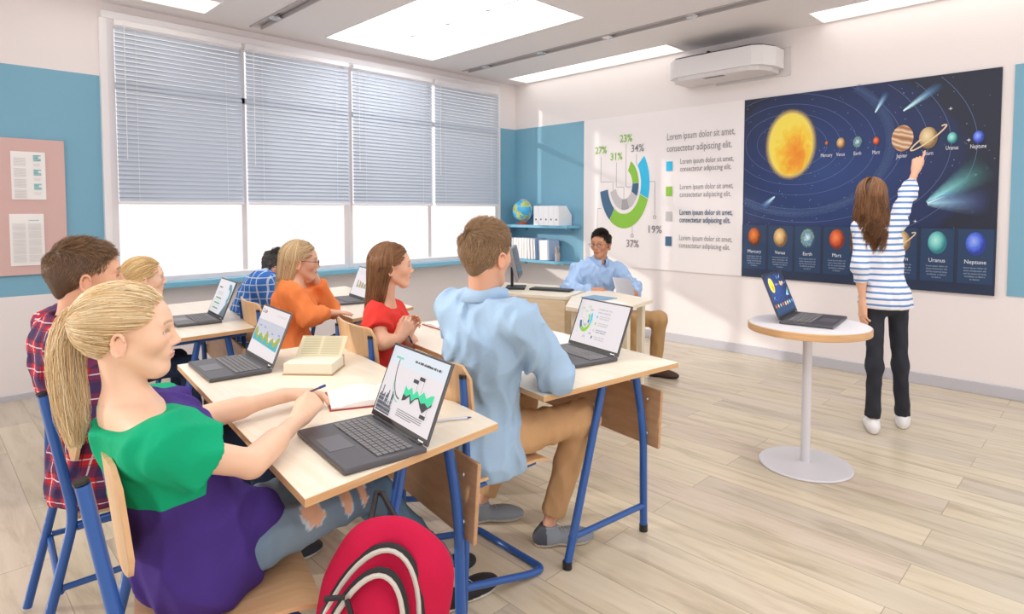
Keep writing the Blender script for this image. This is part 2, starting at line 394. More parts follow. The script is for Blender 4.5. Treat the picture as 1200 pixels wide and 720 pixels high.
# ------------------------------------------------------------------ slide on the wall
WF = WY - .010
slidem = mat('slide_white', 'f8f1f0', .6)
SX0, SX1, SZ0, SZ1 = -4.565, -2.615, .755, 2.452
txg = mat('slide_grey_text', '8d8b8d', .6); txd = mat('slide_navy_text', '4c6480', .6); grn = mat('slide_green', '8cc63f', .6); cyn = mat('slide_cyan', '2fc0ec', .6)
nvy = mat('slide_navy', '426a8c', .6); lgr = mat('slide_light_grey', 'c9c5c6', .6); mgr = mat('slide_mid_grey', 'a9a6a8', .6); lin = mat('slide_line', '9b9899', .6)
SCR = {}
def em(mt):   # luminous version of a print colour for screens
    if mt.name in SCR: return SCR[mt.name]
    c = mt.node_tree.nodes['Principled BSDF'].inputs['Base Color'].default_value
    n = bpy.data.materials.new('screen_' + mt.name); n.use_nodes = True; b = n.node_tree.nodes['Principled BSDF']
    b.inputs['Base Color'].default_value = (c[0] * .1, c[1] * .1, c[2] * .1, 1); b.inputs['Roughness'].default_value = .3
    b.inputs['Emission Color'].default_value = c; b.inputs['Emission Strength'].default_value = .85
    SCR[mt.name] = n; return n
def draw_slide(cv, g, k):
    """the doughnut chart slide; coordinates in metres of the wall slide, k scales, g maps materials"""
    cx_, cy_ = .575, .93
    def S(a0, a1, r0, r1, mt):
        n = 24; ts = [math.radians(a0 + (a1 - a0) * i / n) for i in range(n + 1)]; cv.k += 1; z = cv.step * cv.k
        vs = [((cx_ + .333 * r * math.cos(t)) * k, (cy_ + .494 * r * math.sin(t)) * k, z) for r in (r1, r0) for t in ts]
        cv.mb.add(vs, [(i, i + n + 1, i + n + 2, i + 1) for i in range(n)], g(mt), cv.M)
    w = .005 * k
    def L(*p): cv.strip([(x * k, y * k) for x, y in arcless(p)], w, g(lin))
    def arcless(p):
        out = []
        for i, q in enumerate(p):
            if 0 < i < len(p) - 1:
                a_, b_ = p[i - 1], p[i + 1]; e = .006
                d1 = math.hypot(a_[0] - q[0], a_[1] - q[1]); d2 = math.hypot(b_[0] - q[0], b_[1] - q[1])
                out += [(q[0] + (a_[0] - q[0]) / d1 * e, q[1] + (a_[1] - q[1]) / d1 * e), (q[0] + (b_[0] - q[0]) / d2 * e, q[1] + (b_[1] - q[1]) / d2 * e)]
            else: out.append(q)
        return out
    L((.253, 1.26), (.253, .965), (.425, .965), (.425, .83)); L((.469, 1.18), (.469, .90), (.573, .90), (.573, .74))
    L((.60, 1.38), (.60, .90), (.70, .90)); L((.737, 1.26), (.737, 1.14)); L((.90, .95), (.975, .95), (.975, .585)); L((.69, .46), (.69, .375)); L((.26, .66), (.205, .66), (.205, .42))
    for x, y in ((.975, .565), (.69, .355), (.205, .40)): cv.sector(x * k, y * k, .012 * k, .02 * k, 0, 360, g(lin))
    S(-19, 38, .67, 1, cyn); S(-125, -20, .67, 1, grn); S(-171, -126, .67, 1, nvy)
    S(3, 62, .34, .58, grn); S(-28, 2, .34, .58, nvy); S(-67, -29, .34, .58, lgr); S(-100, -68, .34, .58, mgr); S(-163, -101, .34, .58, lgr)
    for t, x, y, mt in (('27%', .253, 1.30, grn), ('31%', .469, 1.215, grn), ('23%', .599, 1.41, grn), ('34%', .75, 1.29, txg), ('19%', .975, .40, txg), ('37%', .697, .235, txg)):
        cv.text(t, x * k, (y - .005) * k, .115 * k, g(mt), 'CENTER', fit=.165 * k, bold=.0012 * k)
    cv.text('Lorem ipsum dolor sit amet,', 1.114 * k, 1.378 * k, .105 * k, g(txg), fit=.745 * k); cv.text('consectetur adipiscing elit.', 1.114 * k, 1.255 * k, .105 * k, g(txg), fit=.715 * k)
    for (mt, tm, y) in ((cyn, txg, 1.104), (grn, txg, .839), (lgr, txd, .576), (nvy, txg, .312)):
        cv.rect(1.112 * k, (y - .05) * k, 1.186 * k, (y + .05) * k, g(mt))
        bo = .0012 * k if tm == txd else 0
        cv.text('Lorem ipsum dolor sit amet,', 1.274 * k, (y + .018) * k, .078 * k, g(tm), fit=.575 * k, bold=bo); cv.text('consectetur adipiscing elit.', 1.274 * k, (y - .06) * k, .078 * k, g(tm), fit=.555 * k, bold=bo)
cv = Canvas(SX1 - SX0, SZ1 - SZ0, frame((SX0, WF - .004, SZ0), (1, 0, 0), (0, 0, 1)))
cv.mb.box(((SX0 + SX1) / 2, WF + .001, (SZ0 + SZ1) / 2), (SX1 - SX0, .009, SZ1 - SZ0), slidem)
draw_slide(cv, lambda x: x, 1.0)
tag(cv.mb.build('wall_chart'), 'white wall chart with a doughnut diagram, percentages and small text beside the planet poster', 'wall chart')
# ------------------------------------------------------------------ solar system poster
PX0, PX1, PZ0, PZ1 = -2.612, -.676, .758, 2.447
PW, PH = PX1 - PX0, PZ1 - PZ0
def radial(stops, noise=0, nscale=3, off=(0, 0), emit=0):
    """ink that varies over the printed disc (UV -1..1)"""
    def f(nt, b):
        uv = node(nt, 'ShaderNodeUVMap'); ad = node(nt, 'ShaderNodeVectorMath', operation='ADD'); ad.inputs[1].default_value = (off[0], off[1], 0)
        ln = node(nt, 'ShaderNodeVectorMath', operation='LENGTH'); nt.links.new(uv.outputs[0], ad.inputs[0]); nt.links.new(ad.outputs[0], ln.inputs[0])
        n = node(nt, 'ShaderNodeTexNoise'); n.inputs['Scale'].default_value = nscale; n.inputs['Detail'].default_value = 5; n.inputs['Distortion'].default_value = 1.2
        nt.links.new(uv.outputs[0], n.inputs['Vector'])
        sb = node(nt, 'ShaderNodeMath', operation='SUBTRACT'); sb.inputs[1].default_value = .5; nt.links.new(n.outputs[0], sb.inputs[0])
        ma = node(nt, 'ShaderNodeMath', operation='MULTIPLY_ADD'); ma.inputs[1].default_value = noise; nt.links.new(sb.outputs[0], ma.inputs[0]); nt.links.new(ln.outputs['Value'], ma.inputs[2])
        r = ramp(nt, stops); nt.links.new(ma.outputs[0], r.inputs[0]); nt.links.new(r.outputs[0], b.inputs['Base Color'])
        if emit:
            nt.links.new(r.outputs[0], b.inputs['Emission Color']); b.inputs['Emission Strength'].default_value = emit
            b.inputs['Specular IOR Level'].default_value = .1
    return f
def linear_ink(c0, c1, alpha=(1, 0), emit=0):
    def f(nt, b):
        uv = node(nt, 'ShaderNodeUVMap'); sp = node(nt, 'ShaderNodeSeparateXYZ'); nt.links.new(uv.outputs[0], sp.inputs[0])
        r = ramp(nt, [(0, c0), (1, c1)]); nt.links.new(sp.outputs[0], r.inputs[0]); nt.links.new(r.outputs[0], b.inputs['Base Color'])
        if emit: nt.links.new(r.outputs[0], b.inputs['Emission Color']); b.inputs['Emission Strength'].default_value = emit
        mr = node(nt, 'ShaderNodeMapRange'); mr.inputs[3].default_value = alpha[0]; mr.inputs[4].default_value = alpha[1]; nt.links.new(sp.outputs[0], mr.inputs[0])
        # also fades across the width
        ab = node(nt, 'ShaderNodeMath', operation='ABSOLUTE'); nt.links.new(sp.outputs[1], ab.inputs[0])
        iv = node(nt, 'ShaderNodeMath', operation='SUBTRACT'); iv.inputs[0].default_value = 1; nt.links.new(ab.outputs[0], iv.inputs[1])
        mu = node(nt, 'ShaderNodeMath', operation='MULTIPLY'); nt.links.new(mr.outputs[0], mu.inputs[0]); nt.links.new(iv.outputs[0], mu.inputs[1]); mu.use_clamp = True; nt.links.new(mu.outputs[0], b.inputs['Alpha'])
    return f
def bgink(emit):
    def f(nt, b):
        uv = node(nt, 'ShaderNodeUVMap'); ln = node(nt, 'ShaderNodeVectorMath', operation='LENGTH')
        n = node(nt, 'ShaderNodeTexNoise'); n.inputs['Scale'].default_value = 2.2; n.inputs['Detail'].default_value = 4; nt.links.new(uv.outputs[0], n.inputs['Vector']); nt.links.new(uv.outputs[0], ln.inputs[0])
        ma = node(nt, 'ShaderNodeMath', operation='MULTIPLY_ADD'); ma.inputs[1].default_value = .22; nt.links.new(n.outputs[0], ma.inputs[0]); nt.links.new(ln.outputs['Value'], ma.inputs[2])
        r = ramp(nt, [(.1, '27447f'), (.55, '20376c'), (.95, '1e2b52'), (1.0, '1f2539')]); nt.links.new(ma.outputs[0], r.inputs[0])
        nt.links.new(r.outputs[0], b.inputs['Base Color'])
        if emit: nt.links.new(r.outputs[0], b.inputs['Emission Color']); b.inputs['Emission Strength'].default_value = emit
    return f
def inks(pre, e):
    I = {}
    def R(n, stops, **kw): I[n] = mat(pre + n, rough=.5, build=radial(stops, emit=e, **kw))
    I['bg'] = mat(pre + 'night_sky', rough=.5, build=bgink(e))
    R('sun', [(.0, 'f28a1e'), (.35, 'f7a62a'), (.65, 'fbcb35'), (1, 'fde65a')], noise=1.1, nscale=2.2, off=(-.25, .35))
    I['glow'] = mat(pre + 'sun_glow', rough=.5, build=linear_ink('fff0a0', 'f6c64a', (.95, 0), e))
    R('mercury', [(0, 'f08a35'), (.6, 'c05f22'), (1, '5c2c14')], noise=.8, nscale=3, off=(.2, -.2))
    R('venus', [(0, 'f4dda6'), (.6, 'd2a868'), (1, '7a5a36')], noise=.5, nscale=3, off=(.2, -.2))
    R('earth', [(0, 'e8f2f4'), (.35, '8fb6c8'), (.55, '4f86b0'), (.75, '8aa882'), (1, '2c4a78')], noise=1.3, nscale=3, off=(.1, -.1))
    R('mars', [(0, 'f79256'), (.6, 'd9592b'), (1, '7c2a1a')], noise=.5, nscale=3, off=(.2, -.2))
    def jup(nt, b):
        uv = node(nt, 'ShaderNodeUVMap'); w = node(nt, 'ShaderNodeTexWave', bands_direction='Y'); w.inputs['Scale'].default_value = .42; w.inputs['Distortion'].default_value = 2.5; w.inputs['Detail'].default_value = 3
        mp = node(nt, 'ShaderNodeMapping'); mp.inputs['Rotation'].default_value = (0, 0, .25); nt.links.new(uv.outputs[0], mp.inputs[0]); nt.links.new(mp.outputs[0], w.inputs[0])
        r = ramp(nt, [(0, 'a8704a'), (.4, 'd9b48c'), (.7, 'f0dcc0'), (1, 'c08a62')]); nt.links.new(w.outputs[0], r.inputs[0])
        nt.links.new(r.outputs[0], b.inputs['Base Color'])
        if e: nt.links.new(r.outputs[0], b.inputs['Emission Color']); b.inputs['Emission Strength'].default_value = e
    I['jupiter'] = mat(pre + 'jupiter', rough=.5, build=jup)
    R('saturn', [(0, 'f3e2bc'), (.6, 'd9bd86'), (1, '8a6a44')], noise=.3, nscale=2, off=(.2, -.2))
    R('uranus', [(0, 'b9efe6'), (.6, '6cc9c2'), (1, '2b7a86')], noise=.2, off=(.2, -.2))
    R('neptune', [(0, '9fb4fa'), (.6, '4f74e8'), (1, '2a3aa0')], noise=.5, off=(.2, -.2))
    I['ring'] = mat(pre + 'ring', 'e6cfa8', .5, emit='e6cfa8' if e else None, es=e)
    I['orbit'] = mat(pre + 'orbit', '5b709e', .5, emit='5b709e' if e else None, es=e)
    I['band'] = mat(pre + 'band', '5a74a8', .5, alpha=.28)
    I['card'] = mat(pre + 'card', '243f62', .5, emit='243f62' if e else None, es=e)
    I['foot'] = mat(pre + 'foot', '22304c', .5, emit='22304c' if e else None, es=e)
    I['txt'] = mat(pre + 'lettering', 'e8ecf4', .5, emit='e8ecf4' if e else None, es=e)
    I['fine'] = mat(pre + 'fine_print', 'a9b6cc', .5, emit='a9b6cc' if e else None, es=e)
    I['star'] = mat(pre + 'star', '9fb2dc', .5, emit='9fb2dc' if e else None, es=e)
    I['comet'] = mat(pre + 'comet', rough=.5, build=linear_ink('d8ffff', '2f8fe8', (1.6, .0), e))
    I['tail'] = mat(pre + 'tail', rough=.5, build=linear_ink('a8f4ff', '4fa6a0', (1.3, .0), e))
    I['tail2'] = mat(pre + 'tail2', rough=.5, build=linear_ink('b8ecff', '5a62d0', (1, .0), e))
    return I
def draw_solar(cv, k, I, full=True):
    W, Hh = PW * k, PH * k
    sx, sy, sr, sry = .435 * k, 1.235 * k, .19 * k, .28 * k
    cv.k += 1; z = cv.step * cv.k; nx, ny = 16, 14
    vs, uvs = [], []
    for j in range(ny + 1):
        for i in range(nx + 1):
            x, y = W * i / nx, Hh * j / ny; vs.append((x, y, z)); uvs.append(((x / k - .75) / 1.15, (y / k - .95) / .95))
    cv.mb.add(vs, [(j * (nx + 1) + i, j * (nx + 1) + i + 1, (j + 1) * (nx + 1) + i + 1, (j + 1) * (nx + 1) + i) for j in range(ny) for i in range(nx)], I['bg'], cv.M, uvs)
    rnd = random.Random(3)
    def inside(x, y): return .0 < x < W and .0 < y < Hh
    def orbit(rx, ry, w, m, cx0=sx, cy0=sy):
        seg = []
        for i in range(121):
            t = 2 * PI * i / 120; a = -.12; ex, ey = rx * math.cos(t), ry * math.sin(t)
            x = cx0 + ex * math.cos(a) - ey * math.sin(a); y = cy0 + ex * math.sin(a) + ey * math.cos(a)
            if inside(x, y): seg.append((x, y))
            else:
                if len(seg) > 2: cv.strip(seg, w, m)
                seg = []
        if len(seg) > 2: cv.strip(seg, w, m)
    for rx in (.31, .42, .55, .69, .88, 1.06, 1.21, 1.374): orbit(rx * k, rx * .66 * k, .0035 * k, I['orbit'])
    orbit(.80 * k, .62 * k, .075 * k, I['band']); orbit(.80 * k, .62 * k, .03 * k, I['band'])
    if full:
        for i in range(170):
            x, y = rnd.uniform(.02, PW - .02) * k, rnd.uniform(.45, PH - .02) * k
            if math.hypot(x - sx, y - sy) < sr * 1.3: continue
            cv.disc(x, y, rnd.uniform(.0015, .004) * k, rnd.uniform(.0015, .004) * k, I['star'], n=6)
        for x, y in ((1.42, .55), (.62, 1.32), (1.63, 1.42), (1.75, 1.17), (1.62, .75)):
            cv.poly([(x * k + a * k, y * k + b * k) for a, b in ((.016, 0), (.003, .003), (0, .016), (-.003, .003), (-.016, 0), (-.003, -.003), (0, -.016), (.003, -.003))], I['txt'])
    # glow ring then the sun
    n = 48; cv.k += 1; z = cv.step * cv.k; ts = [2 * PI * i / n for i in range(n + 1)]
    vs = [(sx + sr * .96 * math.cos(t), sy + sry * .96 * math.sin(t), z) for t in ts] + [(sx + sr * 1.22 * math.cos(t), sy + sry * 1.16 * math.sin(t), z) for t in ts]
    cv.mb.add(vs, [(i, i + 1, i + n + 2, i + n + 1) for i in range(n)], I['glow'], cv.M, [(0, 0)] * (n + 1) + [(1, 0)] * (n + 1))
    cv.disc(sx, sy, sr, sry, I['sun'], 56)
    top = [('Mercury', 'mercury', .744, 1.222, .02), ('Venus', 'venus', .858, 1.216, .047), ('Earth', 'earth', .989, 1.212, .05), ('Mars', 'mars', 1.128, 1.212, .034),
           ('Jupiter', 'jupiter', 1.315, 1.219, .105), ('Saturn', 'saturn', 1.491, 1.208, .085), ('Uranus', 'uranus', 1.647, 1.195, .044), ('Neptune', 'neptune', 1.809, 1.188, .047)]
    def ring(x, y, a, b, w): cv.strip([((x + a * math.cos(t) * .86 - b * math.sin(t) * .25) * k, (y + a * math.cos(t) * .66 + b * math.sin(t)) * k) for t in [PI * .62 + 2 * PI * i / 40 * .80 for i in range(41)]], w * k, I['ring'])
    for nm, mt, x, y, r in top:
        cv.disc(x * k, y * k, r * k * .73, r * k, I[mt], 32)
        if nm == 'Saturn': ring(x, y, .135, .026, .011)
        if full: cv.text(nm, x * k, (min(1.105, y - r - .03) - (.0 if r < .06 else .02)) * k, .045 * k, I['txt'], 'CENTER', sx=.62)
    names = ['Mercury', 'Venus', 'Earth', 'Mars', 'Jupiter', 'Saturn', 'Uranus', 'Neptune']; cw = PW / 8
    cv.rect(0, 0, W, .50 * k, I['foot'])
    for i, nm in enumerate(names):
        x0 = i * cw + .012; x1 = (i + 1) * cw - .012; xm = (x0 + x1) / 2
        cv.rect(x0 * k, .08 * k, x1 * k, .495 * k, I['card'])
        cv.disc(xm * k, .385 * k, .062 * k, .088 * k, I[nm.lower()], 28)
        if nm == 'Saturn': ring(xm, .385, .11, .022, .009)
        if full:
            cv.text(nm, xm * k, .232 * k, .045 * k, I['txt'], 'CENTER', sx=.85)
            for q in range(5): hw = (.085, .09, .08, .09, .05)[q]; cv.text(['lorem ipsum dolor sit', 'amet consectetur elit', 'sed do eiusmod temp', 'incididunt ut labore', 'et dolore'][q], xm * k, (.195 - q * .022) * k, .019 * k, I['fine'], 'CENTER', sx=.85)
    def comet(hx, hy, tx, ty, w, m):
        hx, hy, tx, ty, w = hx * k, hy * k, tx * k, ty * k, w * k
        dx, dy = tx - hx, ty - hy; L = math.hypot(dx, dy); nx_, ny_ = -dy / L, dx / L; n = 8; cv.k += 1; z = cv.step * cv.k; vs = []; uv = []
        for i in range(n + 1):
            t = i / n; ww = w * (.25 + .75 * min(1, t * 1.3)) * .6
            if i == 0: ww = w * .12
            for s_ in (-1, 0, 1): vs.append((hx + dx * t + nx_ * ww * s_, hy + dy * t + ny_ * ww * s_, z)); uv.append((t, s_))
        cv.mb.add(vs, [(3 * i + j, 3 * i + 3 + j, 3 * i + 4 + j, 3 * i + 1 + j) for i in range(n) for j in (0, 1)], m, cv.M, uv)
    comet(1.317, 1.437, 1.57, 1.62, .07, I['comet']); comet(1.115, 1.446, 1.20, 1.61, .05, I['comet'])
    comet(.305, .765, .185, .66, .06, I['comet'])
    comet(1.50, .693, 1.88, .98, .19, I['tail']); comet(1.50, .693, 1.90, .71, .20, I['tail2']); comet(1.50, .693, 1.68, .78, .05, I['comet'])
cv = Canvas(PW, PH, frame((PX0, WF - .0045, PZ0), (1, 0, 0), (0, 0, 1))); cv.step = .00004
cv.mb.box(((PX0 + PX1) / 2, WF + .001, (PZ0 + PZ1) / 2), (PW, .010, PH), mat('poster_backing', '2a3350', .6))
draw_solar(cv, 1.0, inks('poster_', 0))
tag(cv.mb.build('planet_poster'), 'dark blue solar system poster with the sun and named planets', 'poster')
# ------------------------------------------------------------------ projector on the wall
t = thing('projector', 'white short throw projector mounted high on the wall above the slide', 'projector', (-2.75, WY, 2.77))
pw = mat('projector_white', 'e9e6e6', .35)
m = MB()
bmf = [(-.50, -.02), (-.50, -.30), (-.40, -.40), (.36, -.40), (.44, -.34), (.50, -.20), (.50, -.02)]
m.prism(bmf, -.085, .085); m.build('projector_body', pw, t)
m = MB(); m.prism([(x * .92, y * .92 - .01) for x, y in bmf], -.125, -.085); m.build('projector_underside', mat('projector_shell', 'dcd7d7', .4), t)
m = MB(); m.prism([(x * .97, y * .97) for x, y in bmf], .086, .098); m.build('top_panel', darkm, t)
m = MB(); m.box((0.2, -.006, -.02), (.72, .012, .26), bev=.005); m.build('wall_plate', mat('plate_grey', 'd8d3d3', .5), t)
m = MB(); m.box((-.1, -.14, .115), (.16, .22, .03), bev=.004); m.box((-.1, -.06, .14), (.04, .1, .04)); m.box((-.14, -.2, .14), (.02, .06, .03)); m.build('mount_bracket', darkm, t)
m = MB(); m.box((-.02, -.33, -.12), (.2, .06, .012)); m.build('lens_window', mat('lens_black', '3a3a40', .1), t)
# ------------------------------------------------------------------ wall shelves and what stands on them
shm = mat('shelf_blue', '6fb0cc', .4)
for z, lab in ((1.195, 'pale blue wall shelf holding the globe and white binders'), (.765, 'pale blue wall shelf holding white folders and the pen pot')):
    t = thing('wall_shelf', lab, 'shelf', (-5.11, WY, z))
    x1 = .50 if z > 1 else .42
    MB().box(((x1 - .61) / 2, -.135, 0), (x1 + .61, .27, .035), bev=.004).build('shelf_board', shm, t)
    for x in (-.4, .36): m = MB(); m.box((x, -.02, -.04), (.02, .03, .045)); m.box((x, -.08, -.025), (.02, .14, .015)); m.build('bracket', shm, t)
def globef(nt, b):
    tc = node(nt, 'ShaderNodeTexCoord'); n = node(nt, 'ShaderNodeTexNoise'); n.inputs['Scale'].default_value = 9; n.inputs['Detail'].default_value = 3
    nt.links.new(tc.outputs['Object'], n.inputs['Vector']); r = ramp(nt, [(0, '35a8dc'), (.50, '4fbbe6'), (.53, 'e9dc8a'), (.6, '9fc45a'), (.72, 'f0c8a0')]); nt.links.new(n.outputs[0], r.inputs[0]); nt.links.new(r.outputs[0], b.inputs['Base Color'])
t = thing('globe', 'blue and green desk globe on an orange base on the upper wall shelf', 'globe', (-5.42, 5.58, 1.2125))
MB().sphere((0, 0, .175), .132, seg=32, M=None).build('globe_ball', mat('globe_print', rough=.3, build=globef), t, True)
MB().tube([(.142 * math.sin(a) , 0, .175 + .142 * math.cos(a)) for a in [math.radians(q) for q in range(-20, 200, 10)]], .005, seg=8).build('meridian_arm', mat('globe_arm', 'c8ccd0', .3), t, True)
MB().lathe([(.085, 0), (.088, .006), (.07, .018), (.02, .026), (.014, .036)], seg=28).build('globe_foot', mat('globe_foot_orange', 'c5502a', .4), t, True)
fold = mat('binder_white', 'eef0f4', .5)
for i in range(5):
    t = thing('magazine_file', ['leftmost white binder beside the globe', 'second white binder from the globe', 'middle one of the five white binders on the upper shelf', 'fourth white binder from the globe', 'rightmost white binder on the upper shelf'][i], 'binder', (-5.10 + i * .082, 5.60, 1.2125), group='white binders on the upper shelf')
    MB().prism([(-.12, 0), (.12, 0), (.12, .12), (0.02, .235), (-.12, .235)], -.039, .039, M=Matrix.Rotation(PI / 2, 4, 'Z') @ Matrix.Rotation(PI / 2, 4, 'X')).build('file_box', fold, t)
    MB().lathe([(.011, 0), (.011, .002)], seg=16, M=Matrix.Translation((0, -.1205, .07)) @ Matrix.Rotation(PI / 2, 4, 'X')).build('finger_hole', mat('hole_dark', '5a4a50', .6), t)
x = -5.55
cols = ['c9c6dc', 'f4f2f4', 'e9e4ea', 'f6f4f6', 'eee8ec', 'f4f1f2', 'e2dde6', 'f3f0f2', 'a9bcd6']
flabs = ['lilac folder at the left end', 'first white folder right of the lilac one', 'third folder from the left', 'fourth folder from the left', 'fifth folder from the left', 'sixth folder from the left', 'seventh folder from the left', 'last white folder before the blue one', 'pale blue folder leaning at the right end']
for i, c in enumerate(cols):
    w_ = .052 if i in (1, 3, 5) else .04
    if i == 8: w_ = .03
    o = thing('folder', flabs[i] + ' of the lower wall shelf row', 'folder', (x + w_ / 2, 5.60, .7825), group='folders on the lower wall shelf')
    M = Matrix.Rotation(.0 if i < 6 else -.05, 4, 'Y')
    MB().box((0, 0, .132), (w_ - .004, .2, .26), M=M, bev=.003).build('cover', mat('folder_' + c, c, .5), o)
    MB().box((0, -.004, .132), (w_ - .012, .2, .245), M=M).build('pages', paperm, o)
    x += w_ + (.012 if i in (5, 6, 7) else .001)
# the row continues to the pot; the last folder shows its broad side
o = thing('ring_binder', 'wide pale blue ring binder standing between the folders and the pen pot', 'binder', (-4.985, 5.60, .7825))
MB().box((0, 0, .125), (.16, .2, .25), M=Matrix.Rotation(-.04, 4, 'Y'), bev=.004).build('binder_cover', mat('binder_blue', 'aebfda', .5), o)
MB().box((0, -.005, .125), (.12, .2, .235), M=Matrix.Rotation(-.04, 4, 'Y')).build('binder_pages', paperm, o)
t = thing('pen_pot', 'small grey pen pot on the lower wall shelf', 'pen pot', (-4.82, 5.56, .7825))
MB().lathe([(.032, 0), (.034, .1), (.031, .1), (.029, .006), (.0, .006)], seg=24).build('pot', mat('pot_grey', 'b3a7a5', .3), t, True)
for i, (c, dx, dy, lab) in enumerate((('e8e2dc', -.5, 0, 'white pencil leaning left in the pen pot'), ('c8342c', .05, .1, 'red pencil in the middle of the pen pot'), ('2faa92', .5, 0, 'green pencil leaning right in the pen pot'), ('d9b06a', -.1, -.3, 'yellow wooden pencil in the pen pot'))):
    t = thing('pencil', lab, 'pencil', (-4.82 + dx * .02, 5.56 + dy * .02, .792))
    MB().tube([(0, 0, 0), (dx * .04, dy * .04, .15)], .004, seg=6).build('shaft', mat('pencil_' + c, c, .4), t)
    MB().tube([(dx * .04, dy * .04, .15), (dx * .044, dy * .044, .168)], [.004, .0008], seg=6).build('point', mat('pencil_wood', 'd8b98a', .6), t)
# ------------------------------------------------------------------ furniture
maple = mat('maple_laminate', rough=.32, build=wood('efe1c8', 'f4ead8', (2, 26, 26)))
beech = mat('beech_edge', rough=.4, build=wood('c99a68', 'd9b080', (4, 4, 60)))
ply = mat('beech_plywood', rough=.35, build=wood('d3a577', 'e2bb8e', (30, 3, 3)))
plyp = mat('brown_plywood_panel', rough=.4, build=wood('b98f68', 'cba27a', (3, 20, 20)))
blue = mat('blue_powder_coat', '1f56a0', .32, spec=.5, coat=.3)
blackp = mat('black_plastic', '1c1d20', .4)
boltm = mat('steel_bolt', 'c9ccd0', .3, metal=.9)
def lerp(a, b, t): return a + (b - a) * t
def desk(label, NR, FR, FL, NL, h=.74, group='pupil desks', panel=True):
    NR, FR, FL, NL = [Vector((p[0], p[1], 0)) for p in (NR, FR, FL, NL)]
    c = (NR + FR + FL + NL) / 4
    t = thing('school_desk', label, 'desk', c, 0, group)
    q = [p - c for p in (NL, NR, FR, FL)]
    m = MB(); m.prism([(p.x, p.y) for p in q], h - .021, h - .0015, beech)
    m.prism([(p.x * .9985, p.y * .9985) for p in q], h - .0015, h, maple); m.build('desk_top', None, t)
    nl, nr, fr, fl = q
    def at(u, v, z): p = lerp(lerp(nl, nr, u), lerp(fl, fr, u), v); return Vector((p.x, p.y, z))
    for k, u in enumerate((.945, .055)):
        s_ = 1 if k == 0 else -1
        top = h - .045
        pts = arc_pts([at(u, .50, top), at(u, .25, .012)], .02)
        MB().tube(pts, .0165, blue, 14).build('leg', None, t, True)
        pts = arc_pts([at(u, .76, top), at(u, .83, .46), at(u, .84, .012)], .2, 8)
        MB().tube(pts, .0165, blue, 14).build('leg', None, t, True)
        MB().tube([at(u, .27, .115), at(u, .83, .115)], .013, blue, 12).build('foot_rail', None, t, True)
        m = MB(); m.tube([at(u, .10, h - .036), at(u, .93, h - .036)], .015, blue, 10); m.build('side_rail', None, t, True)
        for v in (.25, .84): MB().tube([at(u, v, 0), at(u, v, .03)], .0185, blackp, 14).build('foot_cap', None, t, True)
    MB().tube([at(.06, .52, h - .055), at(.94, .52, h - .055)], .014, blue, 10).build('cross_rail', None, t, True)
    if panel:
        M = Matrix.Identity(4); a = at(.03, .885, 0); b = at(.985, .885, 0); d = b - a; ang = math.atan2(d.y, d.x)
        M = Matrix.Translation((a + b) / 2) @ Matrix.Rotation(ang, 4, 'Z') @ Matrix.Translation((0, 0, .50)) @ Matrix.Rotation(math.radians(-4), 4, 'X')
        m = MB(); m.box((0, 0, 0), (d.length, .014, .25), plyp, M, bev=.003); m.build('front_panel', None, t)
        for u in (.945, .055):
            for z in (.58, .43): p = at(u, .86, z); MB().sphere(p, .007, boltm, 10).build('bolt', None, t, True)
    return t
deskA = desk('pupil desk in the foreground holding two laptops and the thick open book', (-1.30, .625), (-1.35, 1.28), (-2.78, 1.50), (-2.83, .80))
deskB = desk('pupil desk where the pale blue shirt boy works, its corner nearest the round table', (-1.432, 1.58), (-1.345, 2.35), (-2.85, 2.60), (-2.93, 1.84))
deskC = desk('white topped pupil desk at the left, below the blond child', (-3.40, .78), (-3.42, 1.37), (-4.70, 1.60), (-4.68, 1.0))
deskD = desk('pupil desk in front of the orange jumper girl, by the windows', (-3.28, 1.90), (-3.40, 2.43), (-4.75, 2.68), (-4.68, 2.10))

def bent_sheet(w, h, th, curve, m, M, nu=16, round_=.04, taper=0.0):
    """a curved plywood sheet in local x (width) z (height), bulging to -y"""
    mb = MB(); vs = []; nv = 10
    for s_ in (0, 1):
        for j in range(nv + 1):
            for i in range(nu + 1):
                u = -1 + 2 * i / nu; v = j / nv
                cx_ = max(0, abs(u) * w / 2 - (w / 2 - round_)); lim = round_ - math.sqrt(max(0, round_ ** 2 - cx_ ** 2))
                z = lim + (h - 2 * lim) * v; ww = w / 2 * (1 - taper * v)
                y = -curve * (1 - u * u) + (s_ - .5) * th
                vs.append((u * ww, y, z))
    N = (nu + 1) * (nv + 1); fs = []
    for s_ in (0, 1):
        for j in range(nv):
            for i in range(nu):
                a = s_ * N + j * (nu + 1) + i; f = (a, a + 1, a + nu + 2, a + nu + 1); fs.append(f if s_ == 0 else f[::-1])
    per = [i for i in range(nu + 1)] + [j * (nu + 1) + nu for j in range(1, nv + 1)] + [nv * (nu + 1) + i for i in range(nu - 1, -1, -1)] + [j * (nu + 1) for j in range(nv - 1, 0, -1)]
    for a, b in zip(per, per[1:] + per[:1]): fs.append((a, a + N, b + N, b))
    return mb.add(vs, fs, m, M)
